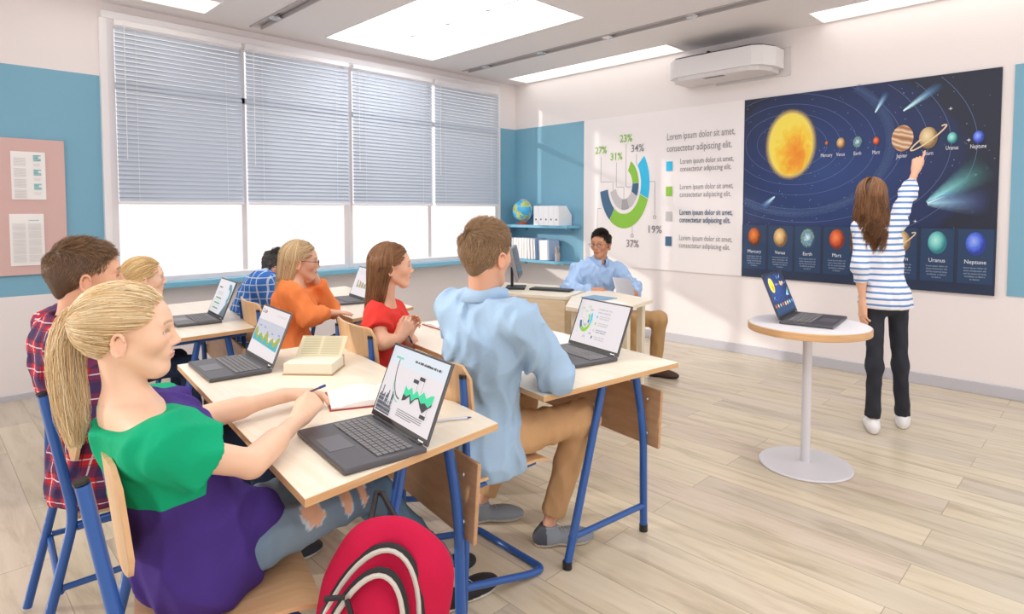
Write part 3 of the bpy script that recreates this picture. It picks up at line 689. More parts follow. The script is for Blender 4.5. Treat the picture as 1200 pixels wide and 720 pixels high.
def chair_sled(label, x, y, rz, name='school_chair'):
    t = thing(name, label, 'chair', (x, y, 0), rz, 'blue framed wooden school chairs')
    for s_ in (-1, 1):
        pts = arc_pts([(s_ * .195, -.215, .83), (s_ * .20, -.20, .50), (s_ * .195, -.215, .014)], .25, 8)
        MB().tube(pts, .0135, blue, 14).build('back_post', None, t, True)
        MB().tube([(s_ * .195, -.215, .83), (s_ * .195, -.215, .842)], .0145, blackp, 14).build('post_cap', None, t, True)
        MB().tube(arc_pts([(s_ * .198, -.20, .44), (s_ * .17, -.1, .425), (s_ * .16, .16, .425)], .04), .011, blue, 10).build('seat_rail', None, t, True)
    MB().tube(arc_pts([(-.197, -.212, .10), (-.2, .10, .02), (-.2, .17, .014), (.2, .17, .014), (.2, .10, .02), (.197, -.212, .10)], .06, 6), .0135, blue, 14).build('floor_rail', None, t, True)
    chair_wood(t)
    return t
def chair_wood(t):
    m = MB(); M = Matrix.Translation((0, -.180, .625)) @ Matrix.Rotation(math.radians(6), 4, 'X'); bent_sheet(.44, .255, .011, .035, ply, M, round_=.05).build('backrest', None, t, True) 
    # seat: a slightly dished sheet, front edge rolled down
    nu, nv = 10, 10; vs = []
    for s_ in (0, 1):
        for j in range(nv + 1):
            for i in range(nu + 1):
                u = -1 + 2 * i / nu; v = j / nv; y = -.19 + .40 * v; z = .450 - .012 * (1 - u * u) * math.sin(PI * min(1, v * 1.15)) - (.022 * max(0, (v - .82) / .18) ** 2) + (s_ - .5) * .011
                vs.append((u * (.19 + .012 * v) * (1 - .06 * max(0, (v - .9) / .1)), y, z))
    N = (nu + 1) * (nv + 1); fs = []
    for s_ in (0, 1):
        for j in range(nv):
            for i in range(nu):
                a = s_ * N + j * (nu + 1) + i; f = (a, a + nu + 1, a + nu + 2, a + 1); fs.append(f if s_ == 0 else f[::-1])
    per = [i for i in range(nu + 1)] + [j * (nu + 1) + nu for j in range(1, nv + 1)] + [nv * (nu + 1) + i for i in range(nu - 1, -1, -1)] + [j * (nu + 1) for j in range(nv - 1, 0, -1)]
    for a, b in zip(per, per[1:] + per[:1]): fs.append((a, b, b + N, a + N))
    MB().add(vs, fs, ply).build('seat', None, t, True)
def chair_legs(label, x, y, rz):
    t = thing('school_chair', label, 'chair', (x, y, 0), rz, 'blue framed wooden school chairs')
    for s_ in (-1, 1):
        MB().tube(arc_pts([(s_ * .205, -.265, .85), (s_ * .205, -.20, .46), (s_ * .205, -.31, .014)], .06, 6), .0145, blue, 14).build('back_post', None, t, True)
        MB().tube([(s_ * .205, -.2665, .853), (s_ * .205, -.268, .86)], .0155, blackp, 14).build('post_cap', None, t, True)
        MB().tube(arc_pts([(s_ * .205, -.195, .43), (s_ * .17, .15, .43), (s_ * .20, .21, .014)], .05, 6), .0135, blue, 14).build('front_leg', None, t, True)
        MB().tube([(s_ * .205, -.235, .25), (s_ * .19, .17, .25)], .010, blue, 10).build('side_stretcher', None, t, True)
    MB().tube([(-.205, -.24, .24), (.205, -.24, .24)], .010, blue, 10).build('rear_stretcher', None, t, True)
    chair_wood(t)
    return t
chair_legs('blue framed chair under the blonde ponytail girl in the foreground', -1.59, .54, math.radians(-14))
chair_legs('blue framed chair of the red plaid boy at the far left', -2.43, .55, math.radians(-4))
chair_sled('blue framed chair of the pale blue shirt boy', -1.75, 1.54, math.radians(-2))
chair_sled('blue framed chair of the girl in red, its backrest showing above the thick book', -2.50, 1.68, math.radians(-8))
chair_sled('blue framed chair of the girl in the orange jumper', -3.56, 1.62, math.radians(-8))
chair_sled('blue framed chair of the person in the blue checked shirt', -4.15, 1.93, math.radians(-8))
chair_sled('blue framed chair of the blond child at the back left', -3.78, .68, math.radians(-8))

# laptops
alu = mat('laptop_graphite', '57565a', .38, metal=.3); keym = mat('laptop_key', '7c7a7b', .5); keyd = mat('laptop_well', '3a393c', .5); padm = mat('laptop_touchpad', '605f63', .3)
scw = mat('screen_paper', 'e0d9dc', .3)
def blur_words(cv, x, y, wd, h, m, seed=1):
    r_ = random.Random(seed); q = 0
    while q < wd:
        g = r_.uniform(.5, 1.1) * h; cv.rect(x + q, y, x + min(q + g, wd), y + h * r_.uniform(.75, 1), m); q += g + h * r_.choice((.12, .12, .5))

def laptop(label, x, y, z, rz, draw, k=1.0, opened=112):
    t = thing('laptop', label, 'laptop', (x, y, z), rz, 'open graphite laptops')
    w, d, hh = .35 * k, .235 * k, .232 * k
    MB().box((0, 0, .0095), (w, d, .015), alu, bev=.004).build('base', None, t)
    m = MB()
    m.box((0, .035 * k, .0172), (.30 * k, .105 * k, .0008), keyd)
    m.build('keyboard_well', None, t)
    m = MB()
    for r in range(6):
        n = 15
        for c in range(n): m.box(((-.15 + .30 * (c + .5) / n) * k, (.035 - .052 + .105 * (r + .5) / 6) * k - .0, .0188), (.30 * k / n - .0035, .105 * k / 6 - .0035, .0024), keym)
    kb = m.build('keyboard', None, t)
    kb['kind'] = 'stuff' if False else ''
    del kb['kind']
    MB().box((-.01 * k, -.068 * k, .0173), (.11 * k, .07 * k, .0008), padm).build('touchpad', None, t)
    MB().tube([(-w * .42, d / 2 - .004, .017), (w * .42, d / 2 - .004, .017)], .006, keyd, 10).build('hinge', None, t, True)
    a = math.radians(opened)
    # lid: hinge line at back, direction up/back
    up = Vector((0, -math.cos(a), math.sin(a))); nrm = Vector((1, 0, 0)).cross(up)
    M = frame((0, d / 2 - .002, .018), (1, 0, 0), up)
    lid = MB(); lid.box((0, hh / 2, -.003), (w, hh, .006), alu, M, bev=.0025)
    lid.box((0, hh / 2, .0003), (w - .006, hh - .006, .0008), blackp, M); lo = lid.build('lid', None, t)
    sw, sh = w - .018, hh - .024
    cv = Canvas(sw, sh, M @ Matrix.Translation((-sw / 2, .017, .0009))); cv.step = .00003
    cv.rect(0, 0, sw, sh, em(scw)); draw(cv, sw, sh)
    cv.mb.build('screen', None, t)
    lc = Canvas(.05, .01, M @ Matrix.Translation((w / 2 - .05, .004, .001))); lc.rect(0, 0, .028, .004, mat('laptop_badge', 'e6e6e8', .3)); lc.mb.build('badge', None, t)
    return t
def scrm(n, c): return em(mat('ink_' + n, c, .5))
def draw_L1(cv, w, h):
    cv.rect(0, h * .42, w, h * .72, scrm('haze', 'b9bfcc')); cv.text('Code', w * .03, h * .86, h * .13, scrm('black', '1c1c22'), bold=.0003)
    for i in range(2): cv.rect(w * .6, h * (.9 - i * .03), w * .93, h * (.908 - i * .03), scrm('g1', 'b9b7b9'))
    for y in (.25, .45, .65): cv.rect(w * .03, h * y, w * .97, h * (y + .004), scrm('grid', 'e3c9cf'))
    rnd = random.Random(5); n = 40
    def area(lo, hi, m):
        pts = [(w * (.02 + .94 * i / n), h * (hi[i])) for i in range(n + 1)]; bot = [(w * (.02 + .94 * i / n), h * lo[i]) for i in range(n + 1)]
        cv.k += 1; z = cv.step * cv.k; cv.mb.add([(x, y, z) for x, y in pts] + [(x, y, z) for x, y in bot], [(i, i + n + 1, i + n + 2, i + 1) for i in range(n)], m, cv.M)
    base = [.27 - .06 * i / n for i in range(n + 1)]; mid = [.36 + .05 * math.sin(i * .7) + rnd.uniform(-.02, .02) - .0015 * i for i in range(n + 1)]; top = [m_ + .10 + .04 * math.sin(i * .35 + 1) + rnd.uniform(-.02, .02) for i, m_ in enumerate(mid)]
    area(base, top, scrm('olive', '9aa326')); area(base, mid, scrm('teal', '1fa7b4'))
    for x, y in ((.12, .58), (.3, .57), (.62, .5), (.85, .52)): cv.rect(w * x, h * y, w * (x + .07), h * (y + .03), scrm('violet', '8a86c8'))
def draw_L2(cv, w, h):
    cv.rect(0, h * .75, w, h, scrm('haze2', 'd6dde6')); blur_words(cv, w * .10, h * .83, w * .14, h * .035, scrm('mint', '54c9a4'), 2)
    blur_words(cv, w * .45, h * .86, w * .46, h * .035, scrm('black', '1c1c22'), 3)
    cv.strip([(w * (.38 - .20 * math.sin(t)), h * (.30 + .48 * (1 - math.cos(t)))) for t in [1.75 * i / 20 for i in range(20)]][::-1], w * .012, scrm('black', '1c1c22'))
    cv.strip([(w * (.36 - .17 * math.sin(t)), h * (.25 + .40 * (1 - math.cos(t)))) for t in [1.3 * i / 20 for i in range(20)]], w * .010, scrm('mint', '54c9a4'))
    rnd = random.Random(11)
    for i in range(16):
        x = .02 + .018 * i; hh = rnd.uniform(.12, .42); cv.rect(w * x, h * .02, w * (x + .0155), h * hh, scrm('skyline', '2b3342'))
        for j in range(4): cv.rect(w * (x + .004), h * (.04 + j * .06), w * (x + .011), h * (.06 + j * .06), scrm('window', 'b9c3cf'))
    for i in range(6): cv.rect(w * (.45 + i * .09), h * .28, w * (.452 + i * .09), h * .74, scrm('grid2', 'd3ced2'))
    g = scrm('mint2', '2fd39a'); dk = scrm('dark', '2b2f36')
    xs_ = [.44, .50, .55, .60, .65, .70, .76, .82, .88, .93]; hi = [.52, .47, .53, .44, .52, .46, .54, .47, .53, .55]; lo = [.40, .38, .43, .35, .41, .44, .38, .41, .37, .44]; ll = [.30, .33, .40, .30, .39, .42, .33, .27, .35, .40]
    for i in range(9):
        cv.poly([(w * xs_[i], h * ll[i]), (w * xs_[i + 1], h * ll[i + 1]), (w * xs_[i + 1], h * lo[i + 1]), (w * xs_[i], h * lo[i])], dk)
        cv.poly([(w * xs_[i], h * lo[i]), (w * xs_[i + 1], h * lo[i + 1]), (w * xs_[i + 1], h * hi[i + 1]), (w * xs_[i], h * hi[i])], g)
    for x, y, ly in ((.63, .66, .5), (.54, .60, .47), (.80, .20, .36)):
        cv.rect(w * x, h * y, w * (x + .09), h * (y + .05), dk); cv.rect(w * (x + .085), h * min(y, ly), w * (x + .088), h * max(y, ly), dk)
    for i in range(4): cv.rect(w * .42, h * (.17 - i * .028), w * (.86 if i < 3 else .7), h * (.18 - i * .028), scrm('g2', '6d6a6e'))
def draw_L3(cv, w, h):
    def fit(o): return o
    k = min(w / 1.95, h / 1.69); draw_slide(cv, em, k)
def draw_L4(cv, w, h):
    cv.rect(w * .62, 0, w, h, scrm('haze2', 'd6dde6')); blur_words(cv, w * .12, h * .74, w * .22, h * .045, scrm('black', '1c1c22'), 4)
    for i in range(3): cv.rect(w * .12, h * (.62 - i * .04), w * .5, h * (.635 - i * .04), scrm('g1', 'b9b7b9'))
    for i in range(3): cv.rect(w * .14, h * (.42 - i * .15), w * .5, h * (.46 - i * .15), scrm('leaf', '3fa06a')); cv.rect(w * .1, h * (.36 - i * .15), w * .55, h * (.37 - i * .15), scrm('g1', 'b9b7b9'))
    cv.sector(w * .78, h * .6, w * .10, w * .2, -60, 110, scrm('teal2', '5a8f96')); cv.poly([(w * .7, 0), (w, 0), (w, h * .45), (w * .86, h * .3)], scrm('slate', '5c6a72'))
def draw_L5(cv, w, h):
    for i in range(3): cv.rect(w * .1, h * (.88 - i * .05), w * .6, h * (.89 - i * .05), scrm('g1', 'b9b7b9'))
    rnd = random.Random(2); cs = ['olive', 'rust', 'teal', 'sand']; cc = ['9aa326', 'b5603a', '1fa7b4', 'cfb26a']
    for i in range(20): x = .2 + i * .035; j = i % 4; cv.rect(w * x, h * .3, w * (x + .03), h * (.34 + rnd.uniform(.03, .22)), scrm(cs[j], cc[j]))
    cv.rect(w * .15, h * .29, w * .95, h * .297, scrm('g2', '6d6a6e'))
def draw_L6(cv, w, h):
    k = min(w / PW, h / PH); I = inks('screen_', .8)
    cv.rect(0, 0, w, h, I['bg'], [(-.6, -.9), (.9, -.9), (.9, .8), (-.6, .8)])
    sv = cv.M; cv.M = sv @ Matrix.Diagonal((w / (PW * k), h / (PH * k), 1, 1)); draw_solar(cv, k, I, False); cv.M = sv
laptop('laptop showing a green and black chart, right in front of the blonde ponytail girl', -1.50, .885, .74, math.radians(-7), draw_L2)
laptop('laptop on the foreground desk whose screen reads Code over a blue and olive chart', -2.60, .93, .74, math.radians(-5), draw_L1)
laptop('laptop showing the doughnut chart in front of the pale blue shirt boy', -1.735, 2.10, .74, math.radians(-12), draw_L3)
laptop('laptop with green text blocks on the white desk at the left', -3.88, 1.19, .74, math.radians(-6), draw_L4)
laptop('laptop showing a small bar chart in front of the orange jumper girl', -3.95, 2.20, .74, math.radians(-10), draw_L5)
# round table with its laptop
t = thing('round_table', 'round white pedestal table with a wood edge in front of the poster', 'table', (-1.2, 3.46, 0))
tabw = mat('table_grey_white', 'd9d7dc', .35); tabt = mat('table_top_white', 'e9e6e8', .35)
MB().lathe([(.0, 0), (.232, 0), (.237, .006), (.232, .013), (.05, .016), (.03, .022), (.0, .022)], seg=64).build('base_plate', tabw, t, True)
MB().lathe([(.024, .016), (.024, .745)], seg=32).build('column', tabw, t, True)
MB().lathe([(.14, .737), (.14, .743)], seg=40).build('mounting_plate', tabw, t, True)
m = MB(); m.lathe([(.302, .743), (.306, .746), (.306, .779), (.302, .7815)], beech, 72); m.lathe([(.301, .7818), (.301, .7828), (0, .7828)], tabt, 72); m.build('table_top', None, t, True)
laptop('laptop showing the planets on the round pedestal table', -1.20, 3.545, .7828, math.radians(97), draw_L6, k=1.12, opened=112)

# books, pens
cream = mat('cream_pages', 'efe6cf', .8); pagew = mat('white_pages', 'f4f0ea', .8); tanc = mat('tan_book_cover', 'b99c74', .6); redc = mat('red_book_cover', 'a8392c', .5)
def open_book(label, x, y, z, rz, w, d, th, cover, pages, lift=.03, tl=0):
    t = thing('open_book', label, 'book', (x, y, z), rz)
    m = MB(); m.box((0, 0, .002), (w, d, .004), cover, bev=.001); m.build('cover', None, t)
    for s_ in (-1, 1):
        n = 10; vs = []; 
        for i in range(n + 1):
            u = i / n; xx = s_ * u * (w / 2 - .006); zz = .004 + th * (.35 + .9 * math.sin(PI * min(1, u * 1.25)) ** .7 * (1 - .45 * u)) + (lift * u * u if s_ == tl else 0)
            for yy in (-d / 2 + .005, d / 2 - .005): vs += [(xx, yy, .0045), (xx, yy, zz)]
        fs = []
        for i in range(n):
            a = 4 * i; b = a + 4; fs += [(a + 1, b + 1, b + 3, a + 3), (a, a + 2, b + 2, b), (a, b, b + 1, a + 1), (a + 2, a + 3, b + 3, b + 2)]
        fs += [(4 * n, 4 * n + 2, 4 * n + 3, 4 * n + 1), (0, 1, 3, 2)]
        m = MB(); m.add(vs, fs, pages); m.build('page_block', None, t, True)
    return t
open_book('open book with red cover lying behind the nearest laptop', -1.84, 1.17, .74, math.radians(66), .36, .22, .018, redc, pagew)
open_book('open white book beside the doughnut chart laptop', -2.02, 2.30, .74, math.radians(-12), .34, .22, .012, mat('grey_book_cover', '9a9a9e', .5), pagew)
open_book('open book lying in front of the girl in red', -2.66, 2.16, .74, math.radians(-8), .32, .2, .012, redc, pagew)
t = thing('thick_book', 'thick cream book opened with one leaf raised on the foreground desk', 'book', (-2.33, 1.17, .74), math.radians(43))
MB().box((0, 0, .0025), (.205, .155, .005), tanc, bev=.001).build('back_cover', None, t)
m = MB(); m.box((0, 0, .026), (.196, .148, .042), cream, bev=.002); m.build('page_block', None, t)
m = MB()
Mx = Matrix.Translation((0, .055, .05)) @ Matrix.Rotation(math.radians(38), 4, 'X')
m.box((0, .05, 0.0), (.195, .11, .003), mat('aged_page', 'e6dcb8', .8), Mx); fl = m.build('raised_leaf', None, t)
cv = Canvas(.19, .11, Mx @ Matrix.Translation((-.09, 0, .0018)))
for i in range(11): cv.rect(.008, .006 + i * .0088, .082, .0078 + i * .0088, mat('faded_print', 'b3a888', .8)); cv.rect(.094, .006 + i * .0088, .172, .0078 + i * .0088, mat('faded_print'))
cv.mb.build('printed_text', None, fl)
m = MB(); m.box((-.0, -.0, 0), (.196, .012, .046), tanc, Matrix.Translation((0, .078, .025))); m.build('spine', None, t)
penb = mat('pen_blue', '2a3f8f', .3); penc = mat('pen_clear', 'd9d6dc', .2)
def pen(label, a, b, r=.0042, body=penc, tip=penb):
    a, b = Vector(a), Vector(b); t = thing('pen', label, 'pen', (a + b) / 2); o = (a + b) / 2; d = (b - a)
    MB().tube([a - o + d * .3, b - o - d * .08], r, body, 10).build('barrel', None, t, True)
    MB().tube([a - o, a - o + d * .3], r * 1.25, tip, 10).build('pen_cap', None, t, True)
    MB().tube([b - o - d * .08, b - o], [r * .9, r * .25], tip, 10).build('nib', None, t, True)
    return t
pen('clear pen with blue cap lying right of the nearest laptop', (-1.515, 1.095, .746), (-1.435, 1.245, .746))
# teacher's desks
tA = thing('teacher_desk', 'wooden desk with a plain front panel carrying the computer monitor', 'desk', (-3.325, 3.285, 0), math.radians(18))
MB().box((0, .30, .7475), (.92, .60, .025), maple, bev=.003).build('desk_top', None, tA)
MB().box((0, .01, .40), (.90, .02, .66), mat('pale_beech_panel', rough=.4, build=wood('e2c9a2', 'ecd8b8', (4, 4, 30))), bev=.002).build('front_panel', None, tA)
for s_ in (-1, 1): MB().box((s_ * .435, .31, .367), (.024, .56, .733), mat('pale_beech_panel')).build('side_panel', None, tA)
for x in (.27,):
    for z in (.45, .62): MB().sphere((x, -.001, z), .006, boltm, 8).build('screw', None, tA, True)
tB = thing('teacher_table', 'angled pale wooden table with square legs in front of the seated teacher', 'desk', (-2.6, 3.5, 0))
tp = [(-2.60, 3.08), (-2.25, 3.07), (-2.36, 3.76), (-3.03, 3.98), (-2.862, 3.46)]
MB().prism([(x + 2.6, y - 3.5) for x, y in tp], .735, .76, maple).build('table_top', None, tB)
pale = mat('pale_wood_leg', rough=.45, build=wood('e6d9bd', 'efe5cf', (20, 20, 3)))
for x, y in ((-2.585, 3.17), (-2.355, 3.42), (-2.42, 3.70), (-2.93, 3.86)): MB().box((x + 2.6, y - 3.5, .367), (.05, .04, .735), pale, bev=.004).build('leg', None, tB)
MB().tube([(-.25, .30, .71), (.2, .2, .71)], .015, pale, 8).build('apron', None, tB)
tM = thing('monitor', 'dark flat computer monitor seen from its edge on the desk', 'monitor', (-3.50, 3.52, .76), math.radians(130))
MB().box((0, 0, .008), (.22, .16, .012), darkm, bev=.004).build('stand_base', None, tM)
MB().box((0, .03, .09), (.05, .02, .16), darkm).build('stand_neck', None, tM)
M = Matrix.Translation((0, 0, .21)) @ Matrix.Rotation(math.radians(-12), 4, 'X')
MB().box((0, 0, 0), (.44, .03, .27), mat('monitor_shell', '8f8d90', .4), M, bev=.006).build('monitor_housing', None, tM)
MB().box((0, -.016, 0), (.41, .003, .24), mat('monitor_glass', '2c3038', .12), M).build('monitor_screen', None, tM)
tK = thing('keyboard', 'flat dark keyboard lying right of the monitor', 'keyboard', (-3.20, 3.62, .76), math.radians(20))
MB().box((0, 0, .008), (.34, .12, .014), darkm, bev=.004).build('keyboard_body', None, tK)
m = MB()
for r in range(4):
    for c in range(13): m.box((-.15 + c * .025, -.04 + r * .026, .0165), (.021, .021, .004), mat('key_grey', '55555a', .5))
m.build('keys', None, tK)
tag(MB().box((-2.68, 3.55, .7622), (.21, .16, .004), mat('sheet_blue', '7fa6c8', .5), bev=.001).build('document_folder'), 'thin blue folder lying on the teacher table', 'folder')
tag(MB().box((-2.46, 3.40, .7607), (.15, .21, .0012), pagew).build('paper_sheet'), 'loose white sheet on the teacher table', 'paper')
tc_ = thing('office_chair', 'dark chair carrying the seated teacher', 'chair', (-3.12, 4.22, 0), math.radians(-75))
MB().box((0, 0, .43), (.44, .42, .05), darkm, bev=.02).build('seat', None, tc_)
MB().box((0, -.22, .62), (.40, .03, .30), darkm, bev=.012).build('backrest', None, tc_)
MB().tube([(0, -.2, .44), (0, -.235, .6)], .014, darkm, 8).build('back_support', None, tc_)
for sx in (-1, 1):
    for sy in (-1, 1): MB().tube([(sx * .18, sy * .17, .41), (sx * .2, sy * .19, .008)], .012, darkm, 10).build('leg', None, tc_, True)
# ------------------------------------------------------------------ people: smooth bodies grown from a distance field
def V(*a): return np.array(a if len(a) > 1 else a[0], float)
def unit(v): v = np.asarray(v, float); return v / (np.linalg.norm(v) + 1e-9)
def smin(a, b, k):
    if k <= 0: return np.minimum(a, b)
    h = np.maximum(k - np.abs(a - b), 0) / k
    return np.minimum(a, b) - h * h * k * .25
def smax(a, b, k): return -smin(-a, -b, k)
class Field:
    def __init__(s): s.ops = []
    def cone(s, a, b, ra, rb, k=.02, op='u', flat=None):
        """tapered capsule; flat=(axis, factor) squashes it across that axis"""
        a, b = V(a), V(b); r = max(ra, rb); lo = np.minimum(a, b) - r; hi = np.maximum(a, b) + r
        if flat is not None: fx, ff = unit(flat[0]), flat[1]
        def f(X, Y, Z):
            px_, py_, pz_ = X - a[0], Y - a[1], Z - a[2]; d = b - a; L2 = d @ d + 1e-12
            t = np.clip((px_ * d[0] + py_ * d[1] + pz_ * d[2]) / L2, 0, 1)
            qx, qy, qz = px_ - t * d[0], py_ - t * d[1], pz_ - t * d[2]
            if flat is not None:
                c = qx * fx[0] + qy * fx[1] + qz * fx[2]; g = (1 / ff - 1) * c
                qx, qy, qz = qx + g * fx[0], qy + g * fx[1], qz + g * fx[2]
                return (np.sqrt(qx * qx + qy * qy + qz * qz) - (ra + (rb - ra) * t)) * (ff if ff < 1 else 1)
            return np.sqrt(qx * qx + qy * qy + qz * qz) - (ra + (rb - ra) * t)
        s.ops.append((op, f, lo, hi, k)); return s
    def ell(s, c, R, r, k=.02, op='u'):
        """ellipsoid: rows of R are its axes"""
        c = V(c); R = np.asarray(R, float); r = V(r); ext = np.sqrt(((R * r[:, None]) ** 2).sum(0)); mr = r.min()
        def f(X, Y, Z):
            x, y, z = X - c[0], Y - c[1], Z - c[2]; q = 0; q2 = 0
            for i in range(3):
                u = (x * R[i, 0] + y * R[i, 1] + z * R[i, 2]) / r[i]; q = q + u * u; q2 = q2 + (u / r[i]) ** 2
            k0 = np.sqrt(q); k1 = np.sqrt(q2) + 1e-9
            return k0 * (k0 - 1) / k1
        s.ops.append((op, f, c - ext, c + ext, k)); return s
    def cut(s, p, n, k=.004):
        """keeps the side of the plane away from n"""
        p, n = V(p), unit(n); s.ops.append(('c', lambda X, Y, Z: (X - p[0]) * n[0] + (Y - p[1]) * n[1] + (Z - p[2]) * n[2], None, None, k)); return s
    def sub(s, F, k=.02): s.ops.append(('F', F, None, None, k)); return s
    def warp(s, f): s.ops.append(('w', f, None, None, 0)); return s
    def bounds(s):
        lo, hi = V(9, 9, 9), V(-9, -9, -9)
        for o, f, a, b, k in s.ops:
            if o == 'u': lo, hi = np.minimum(lo, a - k), np.maximum(hi, b + k)
            if o == 'F': a, b = f.bounds(); lo, hi = np.minimum(lo, a), np.maximum(hi, b)
        return lo, hi
    def grid(s, lo, n, h):
        D = np.full(n, .08)
        ax = [lo[i] + h * np.arange(n[i]) for i in range(3)]
        for o, f, a, b, k in s.ops:
            if o in 'us':
                m = max(.02, 2 * h) + k; i0 = np.maximum(np.floor((a - m - lo) / h).astype(int), 0); i1 = np.minimum(np.ceil((b + m - lo) / h).astype(int) + 1, n)
                if (i1 <= i0).any(): continue
                sl = tuple(slice(i0[i], i1[i]) for i in range(3))
                g = f(ax[0][sl[0]][:, None, None], ax[1][sl[1]][None, :, None], ax[2][sl[2]][None, None, :])
                D[sl] = smin(D[sl], g, k) if o == 'u' else smax(D[sl], -g, k)
            elif o == 'c': D = smax(D, f(ax[0][:, None, None], ax[1][None, :, None], ax[2][None, None, :]), k)
            elif o == 'F': D = smin(D, f.grid(lo, n, h), k)
            elif o == 'w': D = D + (np.abs(D) < .06) * f(ax[0][:, None, None], ax[1][None, :, None], ax[2][None, None, :])
        return D
    def mesh(s, h, lo=None, hi=None):
        a, b = s.bounds(); lo = a if lo is None else np.maximum(a, V(lo)); hi = b if hi is None else np.minimum(b, V(hi))
        lo = lo - 2 * h; n = tuple(np.ceil((hi + 2 * h - lo) / h).astype(int) + 1)
        return surface_nets(s.grid(lo, n, h), lo, h)
def surface_nets(D, lo, h):
    S = D < 0; nx, ny, nz = D.shape
    acc = np.zeros((nx - 1, ny - 1, nz - 1, 3), np.float32); cnt = np.zeros((nx - 1, ny - 1, nz - 1), np.float32)
    for ax in range(3):
        sl0 = [slice(None)] * 3; sl1 = [slice(None)] * 3; sl0[ax] = slice(0, -1); sl1[ax] = slice(1, None)
        a, b = D[tuple(sl0)], D[tuple(sl1)]; idx = np.argwhere(S[tuple(sl0)] != S[tuple(sl1)])
        if len(idx) == 0: continue
        va, vb = a[tuple(idx.T)], b[tuple(idx.T)]; t = va / (va - vb)
        p = idx.astype(np.float32); p[:, ax] += t
        o1, o2 = [q for q in range(3) if q != ax]
        for d1 in (0, -1):
            for d2 in (0, -1):
                c = idx.copy(); c[:, o1] += d1; c[:, o2] += d2
                ok = (c >= 0).all(1) & (c[:, 0] < nx - 1) & (c[:, 1] < ny - 1) & (c[:, 2] < nz - 1); cc = c[ok]
                acc[tuple(cc.T)] += p[ok]; cnt[tuple(cc.T)] += 1
    act = cnt > 0; ids = np.full(act.shape, -1, int); ids[act] = np.arange(act.sum())
    vs = acc[act] / cnt[act][:, None] * h + lo
    qs = []
    for ax in range(3):
        sl0 = [slice(None)] * 3; sl1 = [slice(None)] * 3; sl0[ax] = slice(0, -1); sl1[ax] = slice(1, None)
        s0 = S[tuple(sl0)]; idx = np.argwhere(s0 != S[tuple(sl1)])
        if len(idx) == 0: continue
        o1, o2 = [(1, 2), (2, 0), (0, 1)][ax]
        ok = (idx[:, o1] > 0) & (idx[:, o2] > 0) & (idx[:, o1] < D.shape[o1] - 1) & (idx[:, o2] < D.shape[o2] - 1); idx = idx[ok]
        q = []
        for d1, d2 in ((-1, -1), (0, -1), (0, 0), (-1, 0)):
            c = idx.copy(); c[:, o1] += d1; c[:, o2] += d2; q.append(ids[tuple(c.T)])
        q = np.stack(q, 1); fl = ~s0[tuple(idx.T)]; q[fl] = q[fl][:, ::-1]
        qs.append(q)
    return vs, np.concatenate(qs) if qs else np.zeros((0, 4), int)
def relax(vs, qs, it=1, w=.5):
    for _ in range(it):
        A = np.zeros_like(vs); c = np.zeros(len(vs))
        for i in range(4):
            a, b = qs[:, i], qs[:, (i + 1) % 4]
            np.add.at(A, a, vs[b]); np.add.at(c, a, 1); np.add.at(A, b, vs[a]); np.add.at(c, b, 1)
        vs = vs * (1 - w) + w * A / np.maximum(c, 1)[:, None]
    return vs
def to_obj(name, parts, mats, parent, colfn=None, iters=1):
    """parts: list of (verts, quads, material index); world coordinates"""
    VV, QQ, MM = [], [], []; o = 0
    for p in parts:
        vs, qs, mi = p[:3]
        if len(vs) == 0: continue
        VV.append(vs); QQ.append(qs + o); MM.append(np.full(len(qs), mi)); o += len(vs)
    V_ = np.concatenate(VV); Q_ = np.concatenate(QQ); M_ = np.concatenate(MM)
    loc = np.zeros(3); q = parent
    while q: loc = loc + np.array(q.location); q = q.parent
    me = bpy.data.meshes.new(name); me.vertices.add(len(V_)); me.vertices.foreach_set('co', (V_ - loc).astype(np.float32).ravel())
    me.loops.add(len(Q_) * 4); me.loops.foreach_set('vertex_index', Q_.ravel().astype(np.int32))
    me.polygons.add(len(Q_)); me.polygons.foreach_set('loop_start', np.arange(0, len(Q_) * 4, 4, dtype=np.int32)); me.polygons.foreach_set('loop_total', np.full(len(Q_), 4, np.int32))
    me.polygons.foreach_set('material_index', M_.astype(np.int32)); me.polygons.foreach_set('use_smooth', np.ones(len(Q_), bool))
    for m in mats: me.materials.append(m)
    if colfn is not None:
        c = colfn(V_); c = np.concatenate([c, np.ones((len(c), 1))], 1) if c.shape[1] == 3 else c
        at = me.color_attributes.new('Col', 'FLOAT_COLOR', 'POINT'); at.data.foreach_set('color', c.astype(np.float32).ravel())
    me.update(calc_edges=True); me.validate()
    ob = bpy.data.objects.new(name, me); COL.objects.link(ob)
    if parent: ob.parent = parent
    return ob
def lin(h): return V(*hexc(h)[:3])
def folds(amp, fr, seed=0, stretch=(1, 1, 1)):
    r = np.random.default_rng(seed); W = [(unit(r.normal(size=3)) * fr * f * V(*stretch), r.uniform(0, 6.3), a) for f, a in ((1, 1), (1.7, .7), (2.4, .45))]
    def f(X, Y, Z):
        s_ = 0; wx = np.sin(X * fr * .6 + 1.3) + np.sin(Z * fr * .5) + np.sin(Y * fr * .7 + .5)
        for w, p, a in W: s_ = s_ + a * (1.3 - 2 * np.abs(np.sin(.5 * (X * w[0] + Y * w[1] + Z * w[2] + p + 1.1 * wx))))
        return -amp * s_ / 1.6
    return f
def head_axes(fwd, up=(0, 0, 1)):
    fwd = unit(fwd); r = unit(np.cross(fwd, unit(up))); u = np.cross(r, fwd); return np.array([r, fwd, u])
